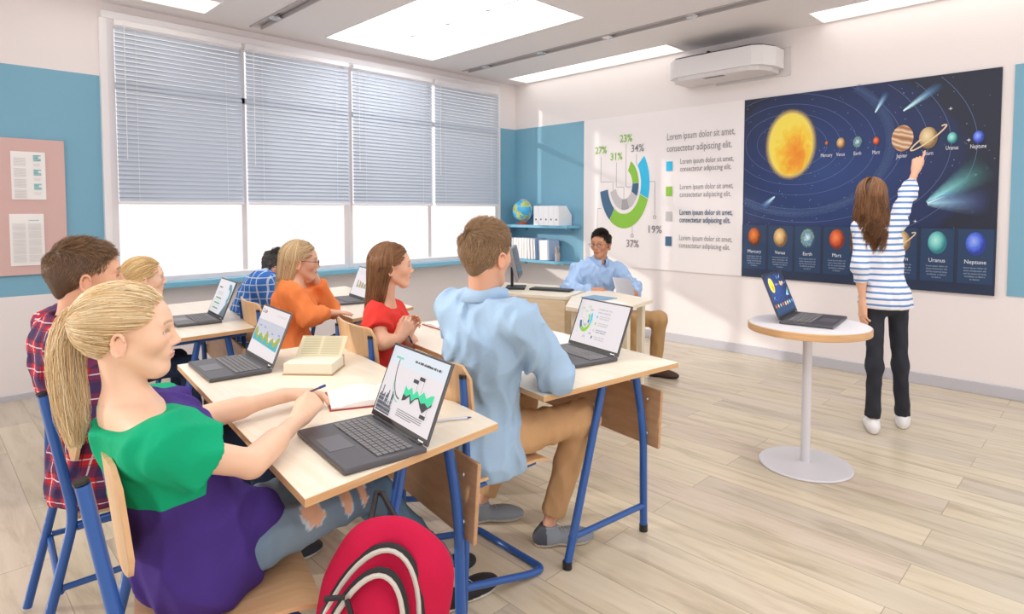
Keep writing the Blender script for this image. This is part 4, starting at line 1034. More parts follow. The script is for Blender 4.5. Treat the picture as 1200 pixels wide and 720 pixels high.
def add_head(F, hc, A, s=1.0, female=True, sub=True):
    """A rows: right, forward, up. hc: centre of the skull between the ears"""
    W = lambda x, y, z: hc + (A[0] * x + A[1] * y + A[2] * z) * s
    R = lambda *r: V(*r) * s
    F.ell(W(0, -.012, .030), A, R(.072, .096, .085), .02)
    F.ell(W(0, .030, .022), A, R(.060, .0635, .068), .02)                 # forehead and temples
    F.cone(W(0, .038, -.030), W(0, .059, -.089), .044 * s, .0170 * s, .030)
    for sx in (-1, 1):
        F.cone(W(sx * .045, .002, -.044), W(sx * .015, .063, -.090), .016 * s, .0150 * s, .028)      # jaw
        F.ell(W(sx * .037, .058, -.018), A, R(.019, .019, .020), .030)     # cheek
        F.cone(W(sx * .012, .0835, .024), W(sx * .040, .074, .026), .0075 * s, .0075 * s, .014)        # brow
    F.cone(W(0, .086, .016), W(0, .1035, -.022), .0075 * s, .0092 * s, .010)                      # nose
    F.ell(W(0, .1050, -.0240), A, R(.0085, .0088, .0080), .006)
    for sx in (-1, 1): F.ell(W(sx * .0102, .0975, -.0275), A, R(.0066, .010, .0062), .005)
    F.ell(W(0, .0800, -.052), A, R(.026, .0130, .020), .020)                # muzzle under the nose
    F.ell(W(0, .0935, -.0525), A, R(.0175, .0068, .0048), .0035); F.ell(W(0, .0920, -.0615), A, R(.0160, .0068, .0054), .0035)
    F.ell(W(0, .0735, -.089), A, R(.016, .0125, .0125), .015)                # chin
    for sx in (-1, 1):
        F.ell(W(sx * .031, .0865, .004), A, R(.014, .0080, .0090), .010, 's')          # socket
        F.ell(W(sx * .031, .0705, .004), A, R(.0150, .0143, .0128), .006)            # lids
        F.ell(W(sx * .0318, .0850, .0025), A, R(.0128, .0080, .0050), .002, 's')       # eye slit
        # ear: shell with a rolled rim and a hollow
        E = np.array([unit(A[0] * sx * 1 + A[1] * -.40), unit(A[1] + A[0] * sx * .40), A[2]])
        F.ell(W(sx * .0750, -.006, -.016), E, R(.0060, .0140, .023), .006)
        ec = W(sx * .0780, -.009, -.012); pts = [ec + (E[1] * (.0140 * math.cos(t_)) + E[2] * (.0250 * math.sin(t_) - (.004 if math.sin(t_) < 0 else 0)) + E[0] * .003) * s for t_ in [math.radians(20 + 26 * i) for i in range(10)]]
        for p, q in zip(pts, pts[1:]): F.cone(p, q, .0040 * s, .0038 * s, .003)
        F.ell(W(sx * .0720, -.004, -.038), E, R(.0055, .0075, .0085), .006)
        F.ell(ec + (E[0] * .0065 + E[1] * .001) * s, E, R(.0060, .0090, .0170), .004, 's')
    return F
def eyes(hc, A, s, parts, mi_white, mi_iris, mi_pupil, gaze=(0, 0)):
    for sx in (-1, 1):
        c = hc + (A[0] * sx * .031 + A[1] * .0704 + A[2] * .004) * s
        def ball(c, r, mi, dirn=None, ang=None):
            n, m = 14, 10; vs = []; g = unit(A[1] + A[0] * gaze[0] + A[2] * gaze[1]); x_ = unit(np.cross(g, A[2])); z_ = np.cross(x_, g)
            for i in range(m + 1):
                th = (ang or PI) * i / m
                for k in range(n): ph = 2 * PI * k / n; vs.append(c + r * (g * math.cos(th) + (x_ * math.cos(ph) + z_ * math.sin(ph)) * math.sin(th)))
            q = [(i * n + k, (i + 1) * n + k, (i + 1) * n + (k + 1) % n, i * n + (k + 1) % n) for i in range(m) for k in range(n)]
            parts.append((np.array(vs), np.array(q), mi))
        ball(c, .0128 * s, mi_white); ball(c, .01295 * s, mi_iris, ang=.46); ball(c, .0131 * s, mi_pupil, ang=.2)
def skin_color(hc, A, s, base, lips, brow, hands=()):
    b, l, br = lin(base), lin(lips), lin(brow)
    def f(P):
        q = (P - hc) @ A.T / s; C = np.tile(b, (len(P), 1))
        def blend(m, c): C[:] = C * (1 - m[:, None]) + c * m[:, None]
        x, y, z = q[:, 0], q[:, 1], q[:, 2]
        # lips
        m = np.clip(1.15 - np.sqrt((x / .0205) ** 2 + ((z + .0567) / .0095) ** 2), 0, .35) / .35 * (y > .080); blend(m * .8, l)
        dk = np.clip(1 - np.abs(z + .0568) / .0014, 0, 1) * (np.abs(x) < .021) * (y > .075); blend(dk * .6, l * .35)
        zz = z - (.030 - 8 * (np.abs(x) - .028) ** 2); m = np.clip(1 - np.abs(zz) / .005, 0, 1) * (np.abs(np.abs(x) - .030) < .0185) * (y > .045); blend(m * .8, br)
        # lash line
        e = np.sqrt(((np.abs(x) - .0315) / .0155) ** 2 + ((z - .0035) / .0068) ** 2); m = np.clip(1 - np.abs(e - 1) / .22, 0, 1) * (z > .0) * (y > .058); blend(m * .75, br * .5)
        # warmer cheeks, nose tip and ears
        m = np.exp(-(((np.abs(x) - .045) / .02) ** 2 + ((z + .025) / .02) ** 2)) * (y > .04) * .30 + (np.abs(x) > .074) * (np.abs(z) < .04) * .35; blend(m, b * V(1.02, .80, .76))
        return C
    return f
def add_hand(F, w, d, n, side, s=1.0, curl=(.3, .3, .35, .4), thumb=(.7, .3), spread=.06, index=None, k=.010):
    """w wrist, d towards the fingers, n back of the hand, side +1: thumb on cross(d, n)"""
    w, d = V(w), unit(d); n = unit(V(n) - d * (V(n) @ d)); lat = np.cross(d, n) * side
    F.cone(w, w + d * .03 * s, .024 * s, .026 * s, .02, flat=(n, .72))
    bases = []
    for i, (lx, lf, L, r) in enumerate(((.027, .088, .070, .0088), (.009, .093, .078, .0092), (-.009, .088, .072, .0086), (-.026, .078, .057, .0076))):
        b = w + (d * lf + lat * lx) * s; bases.append(b)
        F.cone(w + (d * .015 + lat * lx * .55) * s, b, .0155 * s, .0118 * s, .013)
    for i, (lx, lf, L, r) in enumerate(((.027, .088, .070, .0088), (.009, .093, .078, .0092), (-.009, .088, .072, .0086), (-.026, .078, .057, .0076))):
        c = index if (i == 0 and index is not None) else curl[i]
        G = Field(); p = bases[i]; dd = unit(d + lat * spread * (1.5 - i)); ang = 0
        for j, (fr, am) in enumerate(((.46, .8), (.30, 1.15), (.24, .75))):
            ang += c * am; q = p + (dd * math.cos(ang) - n * math.sin(ang)) * L * fr * s
            G.cone(p, q, (r - j * .0008) * s, (r - .0008 - j * .0008) * s, .003); p = q
        F.sub(G, .004)
    G = Field(); p = w + (d * .022 + lat * .020 - n * .006) * s; a, bnd = thumb
    for j, (L, r) in enumerate(((.040, .0125), (.030, .0102), (.024, .0092))):
        dirn = unit(lat * math.sin(a) + d * math.cos(a) - n * (.25 + bnd * j * .6)); q = p + dirn * L * s
        G.cone(p, q, r * s, (r - .001) * s, .006); p = q; a -= .35 * bnd + .12
    F.sub(G, .010)
    return F
def limb(F, a, b, c, r, k=.03, mid=None):
    F.cone(a, b, r[0], r[1], k); F.cone(b, c, r[1] * .99, r[2], k)
def torso(F, J, w=1.0, t=0.0, female=False, belly=0.0):
    rt = unit(J['shR'] - J['shL']); up = unit(J['neck'] - J['pelvis']); fw = unit(np.cross(up, rt)); up2 = np.cross(rt, fw)
    A = np.array([rt, fw, up2])
    hr = unit(J['hipR'] - J['hipL']); A0 = np.array([hr, unit(np.cross(V(0, 0, 1), hr)), V(0, 0, 1)])
    F.ell(J['pelvis'], A0, (.165 * w + t, .118 * w + t, .105 + t), .05)
    wa = J['waist']; F.ell(wa, A, (.130 * w + t, .092 * w + t + belly, .15 + t), .07)
    F.ell(J['chest'], A, (.150 * w + t, .098 * w + t, .165 + t), .07)
    sh = (J['shR'] + J['shL']) / 2
    F.cone(J['shL'] * .92 + sh * .08, J['shR'] * .92 + sh * .08, .044 * w + t, .044 * w + t, .06)
    for S in ('shL', 'shR'): F.cone(J['neck'] - up2 * .01, J[S] * .86 + sh * .14 + up2 * .014, .044 * w + t, .034 * w + t, .05)
    if female:
        for sx in (-1, 1): F.ell(J['chest'] + rt * sx * .068 * w + fw * .075 + up2 * .02, A, (.055 + t, .045 + t, .052 + t), .04)
    return A
def at(u, v, d):
    """world point seen at photo pixel (u, v) at forward distance d"""
    r = cF + cR * ((u - CAM['cx']) / CAM['f']) - cU * ((v - CAM['cy']) / CAM['f']); p = Vector((0, 0, CAM['H'])) + r * d
    return V(p.x, p.y, p.z)
skinm = mat('skin', rough=.48, sss=.12, attr=True)
eyew = mat('eye_white', 'e8e4e0', .15); iris = mat('eye_iris', '4d6a80', .12); pupil = mat('eye_pupil', '0d0d10', .08)
hairm = mat('hair', rough=.42, attr=True, spec=.4)
def cloth(name, col, rough=.85, bump=(260, .15, .0006), build=None):
    m = mat('cloth_' + name, col, rough, spec=.25, build=wrinkle(bump))
    if build and not m.get('done'): build(m.node_tree, m.node_tree.nodes['Principled BSDF']); m['done'] = 1
    return m
def wrinkle(bump=(260, .15, .0006), k=1.0):
    def f(nt, b):
        tc = node(nt, 'ShaderNodeTexCoord'); n = node(nt, 'ShaderNodeTexNoise'); n.inputs['Scale'].default_value = bump[0]; nt.links.new(tc.outputs['Object'], n.inputs['Vector'])
        n2 = node(nt, 'ShaderNodeTexNoise'); n2.inputs['Scale'].default_value = 5.5; n2.inputs['Detail'].default_value = 4; n2.inputs['Roughness'].default_value = .55; n2.inputs['Distortion'].default_value = 2.2; nt.links.new(tc.outputs['Object'], n2.inputs['Vector'])
        b1 = node(nt, 'ShaderNodeBump'); b1.inputs['Strength'].default_value = .22 * k; b1.inputs['Distance'].default_value = .02; nt.links.new(n2.outputs[0], b1.inputs['Height'])
        b2 = node(nt, 'ShaderNodeBump'); b2.inputs['Strength'].default_value = bump[1]; b2.inputs['Distance'].default_value = bump[2]; nt.links.new(n.outputs[0], b2.inputs['Height'])
        nt.links.new(b1.outputs[0], b2.inputs['Normal']); nt.links.new(b2.outputs[0], b.inputs['Normal'])
    return f
def bands(nt, coord, freq, width, off=0.0):
    """1 inside thin periodic bands of a coordinate"""
    a = node(nt, 'ShaderNodeMath', operation='MULTIPLY_ADD'); a.inputs[1].default_value = freq; a.inputs[2].default_value = off; nt.links.new(coord, a.inputs[0])
    b = node(nt, 'ShaderNodeMath', operation='FRACT'); nt.links.new(a.outputs[0], b.inputs[0])
    c = node(nt, 'ShaderNodeMath', operation='LESS_THAN'); c.inputs[1].default_value = width; nt.links.new(b.outputs[0], c.inputs[0]); return c.outputs[0]
def checkf(base, layers, hd=(1, .35, 0), vd=(0, 0, 1)):
    """layers: (colour, freq, width, offset, strength, 'h'|'v'|'b')"""
    def f(nt, b):
        tc = node(nt, 'ShaderNodeTexCoord'); cur = None
        def dot(d): n = node(nt, 'ShaderNodeVectorMath', operation='DOT_PRODUCT'); n.inputs[1].default_value = d; nt.links.new(tc.outputs['Object'], n.inputs[0]); return n.outputs['Value']
        hx, vx = dot(hd), dot(vd)
        rgb = node(nt, 'ShaderNodeRGB'); rgb.outputs[0].default_value = hexc(base); cur = rgb.outputs[0]
        for col, fr, w, off, st, which in layers:
            for ch, cc in (('h', hx), ('v', vx)):
                if which not in (ch, 'b'): continue
                k = bands(nt, cc, fr, w, off); mu = node(nt, 'ShaderNodeMath', operation='MULTIPLY'); mu.inputs[1].default_value = st; nt.links.new(k, mu.inputs[0])
                mx = node(nt, 'ShaderNodeMix', data_type='RGBA'); mx.inputs[7].default_value = hexc(col); nt.links.new(mu.outputs[0], mx.inputs[0]); nt.links.new(cur, mx.inputs[6]); cur = mx.outputs[2]
        nt.links.new(cur, b.inputs['Base Color'])
    return f
def scalp(D, k=1.0):
    return V(0, -.014, .031) + D * V(.079, .103, .094) * k
def strands(pts, r0, r1=None, sides=4):
    """pts (S, M, 3) -> quads of tapered strands"""
    S_, M_, _ = pts.shape; t = np.gradient(pts, axis=1); t /= np.linalg.norm(t, axis=2, keepdims=True) + 1e-9
    u = np.cross(t, np.broadcast_to(V(.31, .22, .92), t.shape)); u /= np.linalg.norm(u, axis=2, keepdims=True) + 1e-9; w = np.cross(t, u)
    rr = np.linspace(1, .35, M_)[None, :, None] * (r0[:, None, None] if isinstance(r0, np.ndarray) else r0)
    ring = [pts + (u * math.cos(a) + w * math.sin(a)) * rr for a in [2 * PI * k / sides for k in range(sides)]]
    vs = np.stack(ring, 2).reshape(-1, 3)
    i = np.arange(S_)[:, None, None] * M_ * sides + np.arange(M_ - 1)[None, :, None] * sides; k = np.arange(sides)[None, None, :]; k2 = (k + 1) % sides
    q = np.stack([i + k, i + k2, i + sides + k2, i + sides + k], -1).reshape(-1, 4)
    return vs, q, S_, M_ * sides
def dirs(n, r, hair=lambda p: p[:, 1] < .95 * p[:, 2] + .002):
    out = np.zeros((0, 3))
    while len(out) < n:
        d = r.normal(size=(n * 3, 3)); d /= np.linalg.norm(d, axis=1, keepdims=True); p = scalp(d); ok = hair(p) & (p[:, 2] > -.075) ; out = np.concatenate([out, d[ok]])
    return out[:n]
def slerp(a, b, t):
    om = np.arccos(np.clip((a * b).sum(-1, keepdims=True), -1, 1)) + 1e-6; return (np.sin((1 - t) * om) * a + np.sin(t * om) * b) / np.sin(om)
def hair_region(p):  # above the hairline, behind the temples, clear of the ears
    x, y, z = p[:, 0], p[:, 1], p[:, 2]
    return (y < .95 * z - .002 + .02 * (np.abs(x) > .05) * (z > .02)) & ~((np.abs(x) > .055) & (z < .012) & (y > -.025))
def make_hair(T, hc, A, s, style, col, col2, seed=1, **kw):
    r = np.random.default_rng(seed); toW = lambda P: hc + (P * s) @ A
    c1, c2 = lin(col), lin(col2); parts = []; cols = []
    # base cap
    F = Field(); F.ell(hc + (A[1] * -.014 + A[2] * .031) * s, A, V(.0785, .102, .0935) * s, 0)
    if style == 'short': F.cone(hc + (A[1] * -.050 + A[2] * -.02) * s, hc + (A[1] * -.058 + A[2] * -.045) * s, .045 * s, .030 * s, .03)
    if style == 'long': F.cone(hc + (A[1] * -.04) * s, hc + (A[1] * -.075 + A[2] * -.12) * s, .07 * s, .055 * s, .04)
    n = unit(A[1] - .95 * A[2]); F.cut(hc + (A[1] * .0) * s, n, .01)
    for sx in (-1, 1): F.ell(hc + (A[0] * sx * .086 + A[1] * .012 + A[2] * -.014) * s, A, V(.03, .034, .042) * s, .008, 's')
    F.warp(folds(.0012, 160, seed)); vs, qs = F.mesh(.005); vs = relax(vs, qs, 2); parts.append((vs, qs, 0)); cols.append(np.tile(c1 * .8, (len(vs), 1)))
    def add(P, rad, rs=None, bright=None):
        v, q, S_, per = strands(P, rad if isinstance(rad, np.ndarray) else rad * r.uniform(.7, 1.3, len(P)))
        parts.append((v, q, 0)); m = r.uniform(0, 1, S_)[:, None]; c = c1 * (1 - m) + c2 * m; c = c * r.uniform(.82, 1.15, S_)[:, None]
        cols.append(np.repeat(c, per, 0))
    N = kw.get('n', 1500); rad = kw.get('rad', .0011) * s
    if style == 'tail':
        Tn = unit(V(0, -1, kw.get('tie_up', .12))); D = dirs(N, r, hair_region); D2 = D.copy()
        t = np.linspace(0, .97, 12)[None, :, None]; S_ = slerp(D[:, None, :], Tn[None, None, :], t); k = 1.0 + r.uniform(.005, .06, N)[:, None, None] + .012 * np.sin(t * 9 + r.uniform(0, 6, N)[:, None, None])
        P = V(0, -.014, .031) + S_ * V(.079, .103, .094) * k; P[:, -1] = P[:, -1] * .6 + (scalp(Tn, 1.08) * .4); add(toW(P.reshape(-1, 3)).reshape(P.shape), rad)
        C = np.array(kw['tail']); n2 = kw.get('n2', 700); M_ = 16; tt = np.linspace(0, 1, M_); idx = np.linspace(0, len(C) - 1, M_)
        Cc = np.stack([np.interp(idx, range(len(C)), C[:, i]) for i in range(3)], 1)
        for _ in range(2): Cc[1:-1] = (Cc[:-2] + 2 * Cc[1:-1] + Cc[2:]) / 4
        off = r.normal(size=(n2, 3)); off /= np.linalg.norm(off, axis=1, keepdims=True); off *= r.uniform(.2, 1, n2)[:, None] ** .6
        wd = np.interp(tt, [0, .12, .45, .8, 1], kw.get('widths', [.012, .024, .036, .030, .012]))
        P = Cc[None] + off[:, None] * wd[None, :, None] + .004 * np.sin(tt * 14 + r.uniform(0, 6.3, n2)[:, None])[..., None] * V(.7, .7, .3)
        P[:, -3:] += (r.normal(size=(n2, 1, 3)) * .004); add(P, rad * 1.1)
        # hair tie
        mb = []; a = Cc[0]; ax = unit(Cc[1] - Cc[0]); u = unit(np.cross(ax, V(0, 0, 1))); w = np.cross(ax, u); ring = [a + (u * math.cos(q) + w * math.sin(q)) * .014 for q in np.linspace(0, 2 * PI, 20)]
        v, q, S_, per = strands(np.array([ring]), .004); parts.append((v, q, 0)); cols.append(np.tile(c1 * .5, (len(v), 1)))
    if style == 'short':
        D = dirs(N, r, hair_region); P0 = scalp(D, 1.0); nr = D / V(.079, .103, .094); nr /= np.linalg.norm(nr, axis=1, keepdims=True)
        top = np.clip((P0[:, 2] - .05) / .06, 0, 1); L = kw.get('side', .014) * (1 - top) + kw.get('top', .040) * top; L = L * r.uniform(.7, 1.25, N)
        comb = V(*kw.get('comb', (0.1, 1, 0)))[None] * top[:, None] + V(0, -.45, -1)[None] * (1 - top[:, None]); comb = comb - nr * (comb * nr).sum(1, keepdims=True); comb /= np.linalg.norm(comb, axis=1, keepdims=True) + 1e-9
        front = np.clip((P0[:, 1] - .02) / .05, 0, 1) * top
        lift = kw.get('lift', .35) + .35 * top + kw.get('quiff', 0) * front
        d = comb + nr * lift[:, None] + r.normal(size=(N, 3)) * .14; d /= np.linalg.norm(d, axis=1, keepdims=True)
        t = np.linspace(0, 1, 6)[None, :, None]; P = P0[:, None] * 1 - nr[:, None] * .002 + d[:, None] * L[:, None, None] * t + comb[:, None] * (L[:, None, None] * .35 * t * t)
        add(toW(P.reshape(-1, 3)).reshape(P.shape), rad)
    if style == 'long':
        cover = kw.get('cover', 75)        # azimuth from the front where hair starts
        ph = np.radians(r.uniform(cover, 360 - cover, N)); th0 = np.radians(r.uniform(4, 42, N)); th1 = np.radians(r.uniform(92, 108, N)); a = 9
        th = th0[:, None] + (th1 - th0)[:, None] * np.linspace(0, 1, a)[None]
        ph0 = np.where(np.sin(ph) > 0, PI * .5, PI * 1.5) * .35 + ph * .65
        phs = ph0[:, None] + (ph - ph0)[:, None] * np.linspace(0, 1, a)[None] ** .7
        D = np.stack([np.sin(th) * np.sin(phs), np.sin(th) * np.cos(phs), np.cos(th)], -1); k = 1.02 + r.uniform(0, .09, N)[:, None, None]
        P = V(0, -.014, .031) + D * V(.079, .103, .094) * k
        W_ = toW(P.reshape(-1, 3)).reshape(P.shape); L = kw.get('length', .3) * r.uniform(.72, 1.05, N); end = W_[:, -1]; b = 12; t = np.linspace(0, 1, b + 1)[1:][None, :, None]
        cen = hc + (A[1] * kw.get('backy', -.075)) * s; drift = (cen - end) * V(1, 1, 0) * kw.get('gather', .45); hang = V(*kw.get('hang', (0, 0, -1)))
        wv = kw.get('wave', .006); phz = r.uniform(0, 1.2, N)[:, None, None] + np.round(np.degrees(ph) / 24)[:, None, None] * 1.7
        side = A[0][None, None]
        nf = N // 3; Df = dirs(nf, r, lambda p: hair_region(p) & (p[:, 1] > -.03)); sg = np.where(Df[:, 0] > 0, 1, -1)[:, None]
        Tg = np.concatenate([sg * .72, np.full((nf, 1), -.62), r.uniform(-.45, -.05, (nf, 1))], 1); Tg /= np.linalg.norm(Tg, axis=1, keepdims=True)
        Sf = slerp(Df[:, None], Tg[:, None], np.linspace(0, .98, 10)[None, :, None]); kf = 1.02 + r.uniform(0, .06, nf)[:, None, None]
        Pf = V(0, -.014, .031) + Sf * V(.079, .103, .094) * kf; add(toW(Pf.reshape(-1, 3)).reshape(Pf.shape), rad)
        Q = end[:, None] + hang * L[:, None, None] * t + drift[:, None] * np.sin(t * PI / 2) + side * wv * t * np.sin(t * kw.get('wfreq', 14) + phz) + A[1][None, None] * wv * .8 * t * np.cos(t * kw.get('wfreq', 14) + phz)
        add(np.concatenate([W_, Q], 1), rad)
    allc = np.concatenate(cols)
    return to_obj('hair', parts, [hairm], T, lambda P: allc)
def shoe(T, ank, toe, col, sole, h=.0055, name='shoe', accent=None):
    ank, toe = V(ank), V(toe); d = (toe - ank) * V(1, 1, 0); d = unit(d); lat = V(d[1], -d[0], 0); g = V(ank[0], ank[1], 0); R = np.array([lat, d, V(0, 0, 1)])
    F = Field(); F.ell(g - d * .025 + V(0, 0, .040), R, (.034, .045, .046), .02); F.ell(g + d * .075 + V(0, 0, .032), R, (.042, .075, .036), .03); F.ell(g + d * .135 + V(0, 0, .024), R, (.043, .062, .030), .03)
    F.cone(g + V(0, 0, .04), g + V(0, 0, .085), .040, .036, .02); F.cut(g + V(0, 0, .092), V(0, 0, 1)); F.cut(g + V(0, 0, .002), V(0, 0, -1), .002)
    a, b = lin(col), lin(sole); ac = lin(accent) if accent else a
    def cf(P): z = P[:, 2]; al = (P - g) @ d; C = np.where((z < .020)[:, None], b, a); C = np.where(((al < -.02) & (z >= .02))[:, None], ac, C); return C
    vs, qs = F.mesh(h); o = to_obj(name, [(vs, qs, 0)], [mat('shoe_leather', rough=.6, attr=True)], T, cf)
    # laces
    P = [];
    for i in range(4): c = g + d * (.045 + i * .018) + V(0, 0, .074 - i * .0065); P.append([c - lat * .02 - V(0, 0, .004), c + V(0, 0, .003), c + lat * .02 + d * .008 - V(0, 0, .004)])
    v, q, _, _ = strands(np.array(P), .0022); to_obj('laces', [(v, q, 0)], [mat('laces_' + sole, sole if accent is None else 'd8d8d8', .8)], o)
    return o
def person(sp):
    J = {k: V(v) for k, v in sp['J'].items()}; hc = V(sp['head']); s = sp.get('hs', 1.0); A = head_axes(sp['fwd'], sp.get('up', (0, 0, 1))); w = sp.get('w', 1.0)
    rt = J['shR'] - J['shL']; base = V(J['pelvis'][0], J['pelvis'][1], 0)
    T = thing('person', sp['label'], 'person', tuple(base), 0)
    up = unit(J['neck'] - J['chest'])
    # ---- body
    B = Field(); torso(B, J, w, sp.get('bt', -.010), sp.get('female', False))
    B.cone(J['neck'] - up * .03, hc + (A[1] * -.022 + A[2] * -.045) * s, .054 * w * s, .050 * s * min(1, w), .03)
    add_head(B, hc, A, s)
    al = sp.get('arm', 1.0)
    for S in 'LR':
        if 'el' + S in J:
            limb(B, J['sh' + S], J['el' + S], J['wr' + S], (.042 * al, .036 * al, .024 * al), .02)
            m = J['el' + S] * .7 + J['wr' + S] * .3; B.cone(J['el' + S] * .85 + J['wr' + S] * .15, J['el' + S] * .55 + J['wr' + S] * .45, .036 * al, .034 * al, .02)
            hd = sp['hands'].get(S)
            if hd: add_hand(B, J['wr' + S], hd['d'], hd['n'], hd.get('side', 1), hd.get('s', .95), hd.get('curl', (.3, .3, .35, .4)), hd.get('thumb', (.7, .3)), hd.get('spread', .06), hd.get('index'))
    for S in 'LR':
        if 'kn' + S in J: limb(B, J['hip' + S], J['kn' + S], J['an' + S], (.058 * w, .040 * w, .028), .03)
    boxes = [(hc - V(.15, .15, .16) * s, hc + V(.15, .15, .17) * s, sp.get('hv', .0035))]
    for S in 'LR':
        if sp['hands'].get(S): 
            c = J['wr' + S] + unit(sp['hands'][S]['d']) * .08; e = J['el' + S] * .6 + J['wr' + S] * .4
            boxes.append((np.minimum(c - .12, J['wr' + S] - .04), np.maximum(c + .12, J['wr' + S] + .04), sp.get('fv', .003)))
    ch = sp.get('bv', .009); vs, qs = B.mesh(ch); vs = relax(vs, qs, 1)
    cen = vs[qs].mean(1); keep = np.ones(len(qs), bool)
    for lo, hi, _ in boxes: keep &= ~((cen > lo + ch * .3) & (cen < hi - ch * .3)).all(1)
    parts = [(vs, qs[keep], 0)]
    for lo, hi, fv in boxes:
        v, q = B.mesh(fv, lo, hi); parts.append((relax(v, q, 1, .35), q, 0))
    eyes(hc, A, s, parts, 1, 2, 3, sp.get('gaze', (0, 0)))
    to_obj('body', parts, [skinm, eyew, iris, pupil], T, skin_color(hc, A, s, sp.get('skin', 'e9b898'), sp.get('lips', 'c4736a'), sp.get('brow', '7a5c40')))
    # ---- top
    tp = sp['top']; t = tp.get('t', .016); F = Field(); torso(F, J, w, t * .9, sp.get('female', False), sp.get('belly', 0.0))
    if tp.get('hem') is not None:      # skirt of the shirt around the hips
        F.cone(J['pelvis'] + V(0, 0, .03), J['pelvis'] + V(tp['hem']), .155 * w, .162 * w, .06)
    if tp.get('lap'): F.cone(J['pelvis'] + V(0, .0, .07), J['pelvis'] + V(tp['lap']), .135 * w, .105 * w, .06)
    wf = folds(tp.get('fold', .004) * 1.5, tp.get('ff', 22) * 2.6, sp.get('seed', 1), tp.get('stretch', (1, 1, 1)))
    F.warp(wf)
    nk = J['neck'] + up * tp.get('neck', .035) ; F.cut(nk, up * 1.0 + unit(np.cross(up, unit(rt))) * tp.get('scoop', .35), .006)
    F.cut(J['pelvis'] - V(0, 0, tp.get('bottom', .08)), V(0, 0, -1), .01)
    for S in 'LR':
        if 'el' + S not in J: continue
        G = Field(); a, b, c = J['sh' + S], J['el' + S], J['wr' + S]; a = a + (J['neck'] - a) * .10; ln = tp.get('sleeve', 1.0); tt = t * tp.get('loose', 1.0)
        if ln <= .8:
            e = a + (b - a) * ln; G.cone(a, a + (b - a) * (ln + .12), .046 * al + tt, (.050 * al + tt * tp.get('flare', 1.0)), .02); G.warp(wf); G.cut(e, b - a, .003)
        else:
            G.cone(a, b, .043 * al + tt, .039 * al + tt, .02); f = ln - .8; f = min(1, f / .2) if ln <= 1 else 1; e = b + (c - b) * f * .97
            G.cone(b, b + (c - b) * (f + .08), .042 * al + tt, .028 * al + tt * .9, .03); G.warp(wf); G.cut(e, c - b, .003)
        F.sub(G, .035)
    vs, qs = F.mesh(tp.get('h', .008)); vs = relax(vs, qs, 1, .5)
    to_obj(tp['name'], [(vs, qs, 0)], [tp['mat']], T, tp.get('col'))
    if tp.get('collar'):
        fwb = unit(np.cross(up, unit(rt))); rr = unit(rt); n0 = J['neck'] + up * tp.get('cz', .018); kx, ky = .062 * w, .066 * w
        prof = [(.90, .036), (1.0, .042), (1.10, .036), (1.34, -.004), (1.28, -.006), (1.04, .024), (.97, -.012)]; nn_ = 40; P = []
        for i in range(nn_ + 1):
            a_ = math.radians(90 + 14 + (360 - 28) * i / nn_); e_ = 1 + .18 * max(0, 1 - min(i, nn_ - i) / 5)
            P.append([n0 + (rr * kx * math.cos(a_) + fwb * ky * math.sin(a_)) * (r_ * (e_ if r_ > 1.05 else 1)) + up * (z_ - (.024 * max(0, math.sin(a_))) - (.012 * (e_ - 1) / .18 if r_ > 1.2 else 0)) for r_, z_ in prof])
        P = np.array(P); m_ = len(prof); V_ = P.reshape(-1, 3); Q_ = [(i * m_ + j, i * m_ + (j + 1) % m_, (i + 1) * m_ + (j + 1) % m_, (i + 1) * m_ + j) for i in range(nn_) for j in range(m_)]
        to_obj('collar', [(V_, np.array(Q_), 0)], [tp['mat']], T)
    # ---- legs
    lg = sp.get('legs')
    if lg and 'knR' in J:
        t = .016; F = Field(); hr = unit(J['hipR'] - J['hipL']); A0 = np.array([hr, unit(np.cross(V(0, 0, 1), hr)), V(0, 0, 1)])
        F.ell(J['pelvis'], A0, (.165 * w + .006, .118 * w + .006, .10), .04)
        for S in 'LR':
            h_, k_, a_ = J['hip' + S], J['kn' + S], J['an' + S]; c = lg.get('cut', .0); e = a_ + (k_ - a_) * c
            G = Field(); lw = lg.get('w', 1.0); G.cone(h_, k_, .080 * w * lw, .060 * w * lw, .03); G.cone(k_, a_ + (k_ - a_) * (c - .06), .058 * w * lw, lg.get('ankle', .050), .04); G.cut(e, a_ - k_, .004); F.sub(G, .03)
        F.warp(folds(lg.get('fold', .004) * 1.2, 58, 5)); F.cut(J['pelvis'] + V(0, 0, .095), V(0, 0, 1), .01)
        vs, qs = F.mesh(lg.get('h', .008)); to_obj(lg['name'], [(relax(vs, qs, 1, .4), qs, 0)], [lg['mat']], T, lg.get('col'))
        if sp.get('shoe'):
            for S in 'LR': shoe(T, J['an' + S], J['toe' + S], *sp['shoe'])
    hr_ = dict(sp['hair']); st = hr_.pop('style'); c1 = hr_.pop('col'); c2 = hr_.pop('col2'); make_hair(T, hc, A, s, st, c1, c2, **hr_)
    if sp.get('glasses'):
        mb = MB(); gm = mat('glasses_frame', sp['glasses'], .3)
        W_ = lambda x, y, z: Vector(hc + (A[0] * x + A[1] * y + A[2] * z) * s)
        for sx in (-1, 1):
            ring = [W_(sx * .032 + .022 * math.cos(a), .104 - .1 * abs(.0), .002 + .015 * math.sin(a)) for a in [2 * PI * i / 20 for i in range(21)]]
            mb.tube(ring, .0013, gm, 6, caps=False); mb.tube([W_(sx * .054, .104, .006), W_(sx * .078, .08, .008), W_(sx * .080, .0, .010), W_(sx * .078, -.02, -.004)], .0014, gm, 6)
        mb.tube([W_(-.010, .105, .006), W_(0, .108, .009), W_(.010, .105, .006)], .0013, gm, 6); mb.build('glasses', None, T, True, world=True)
    return T
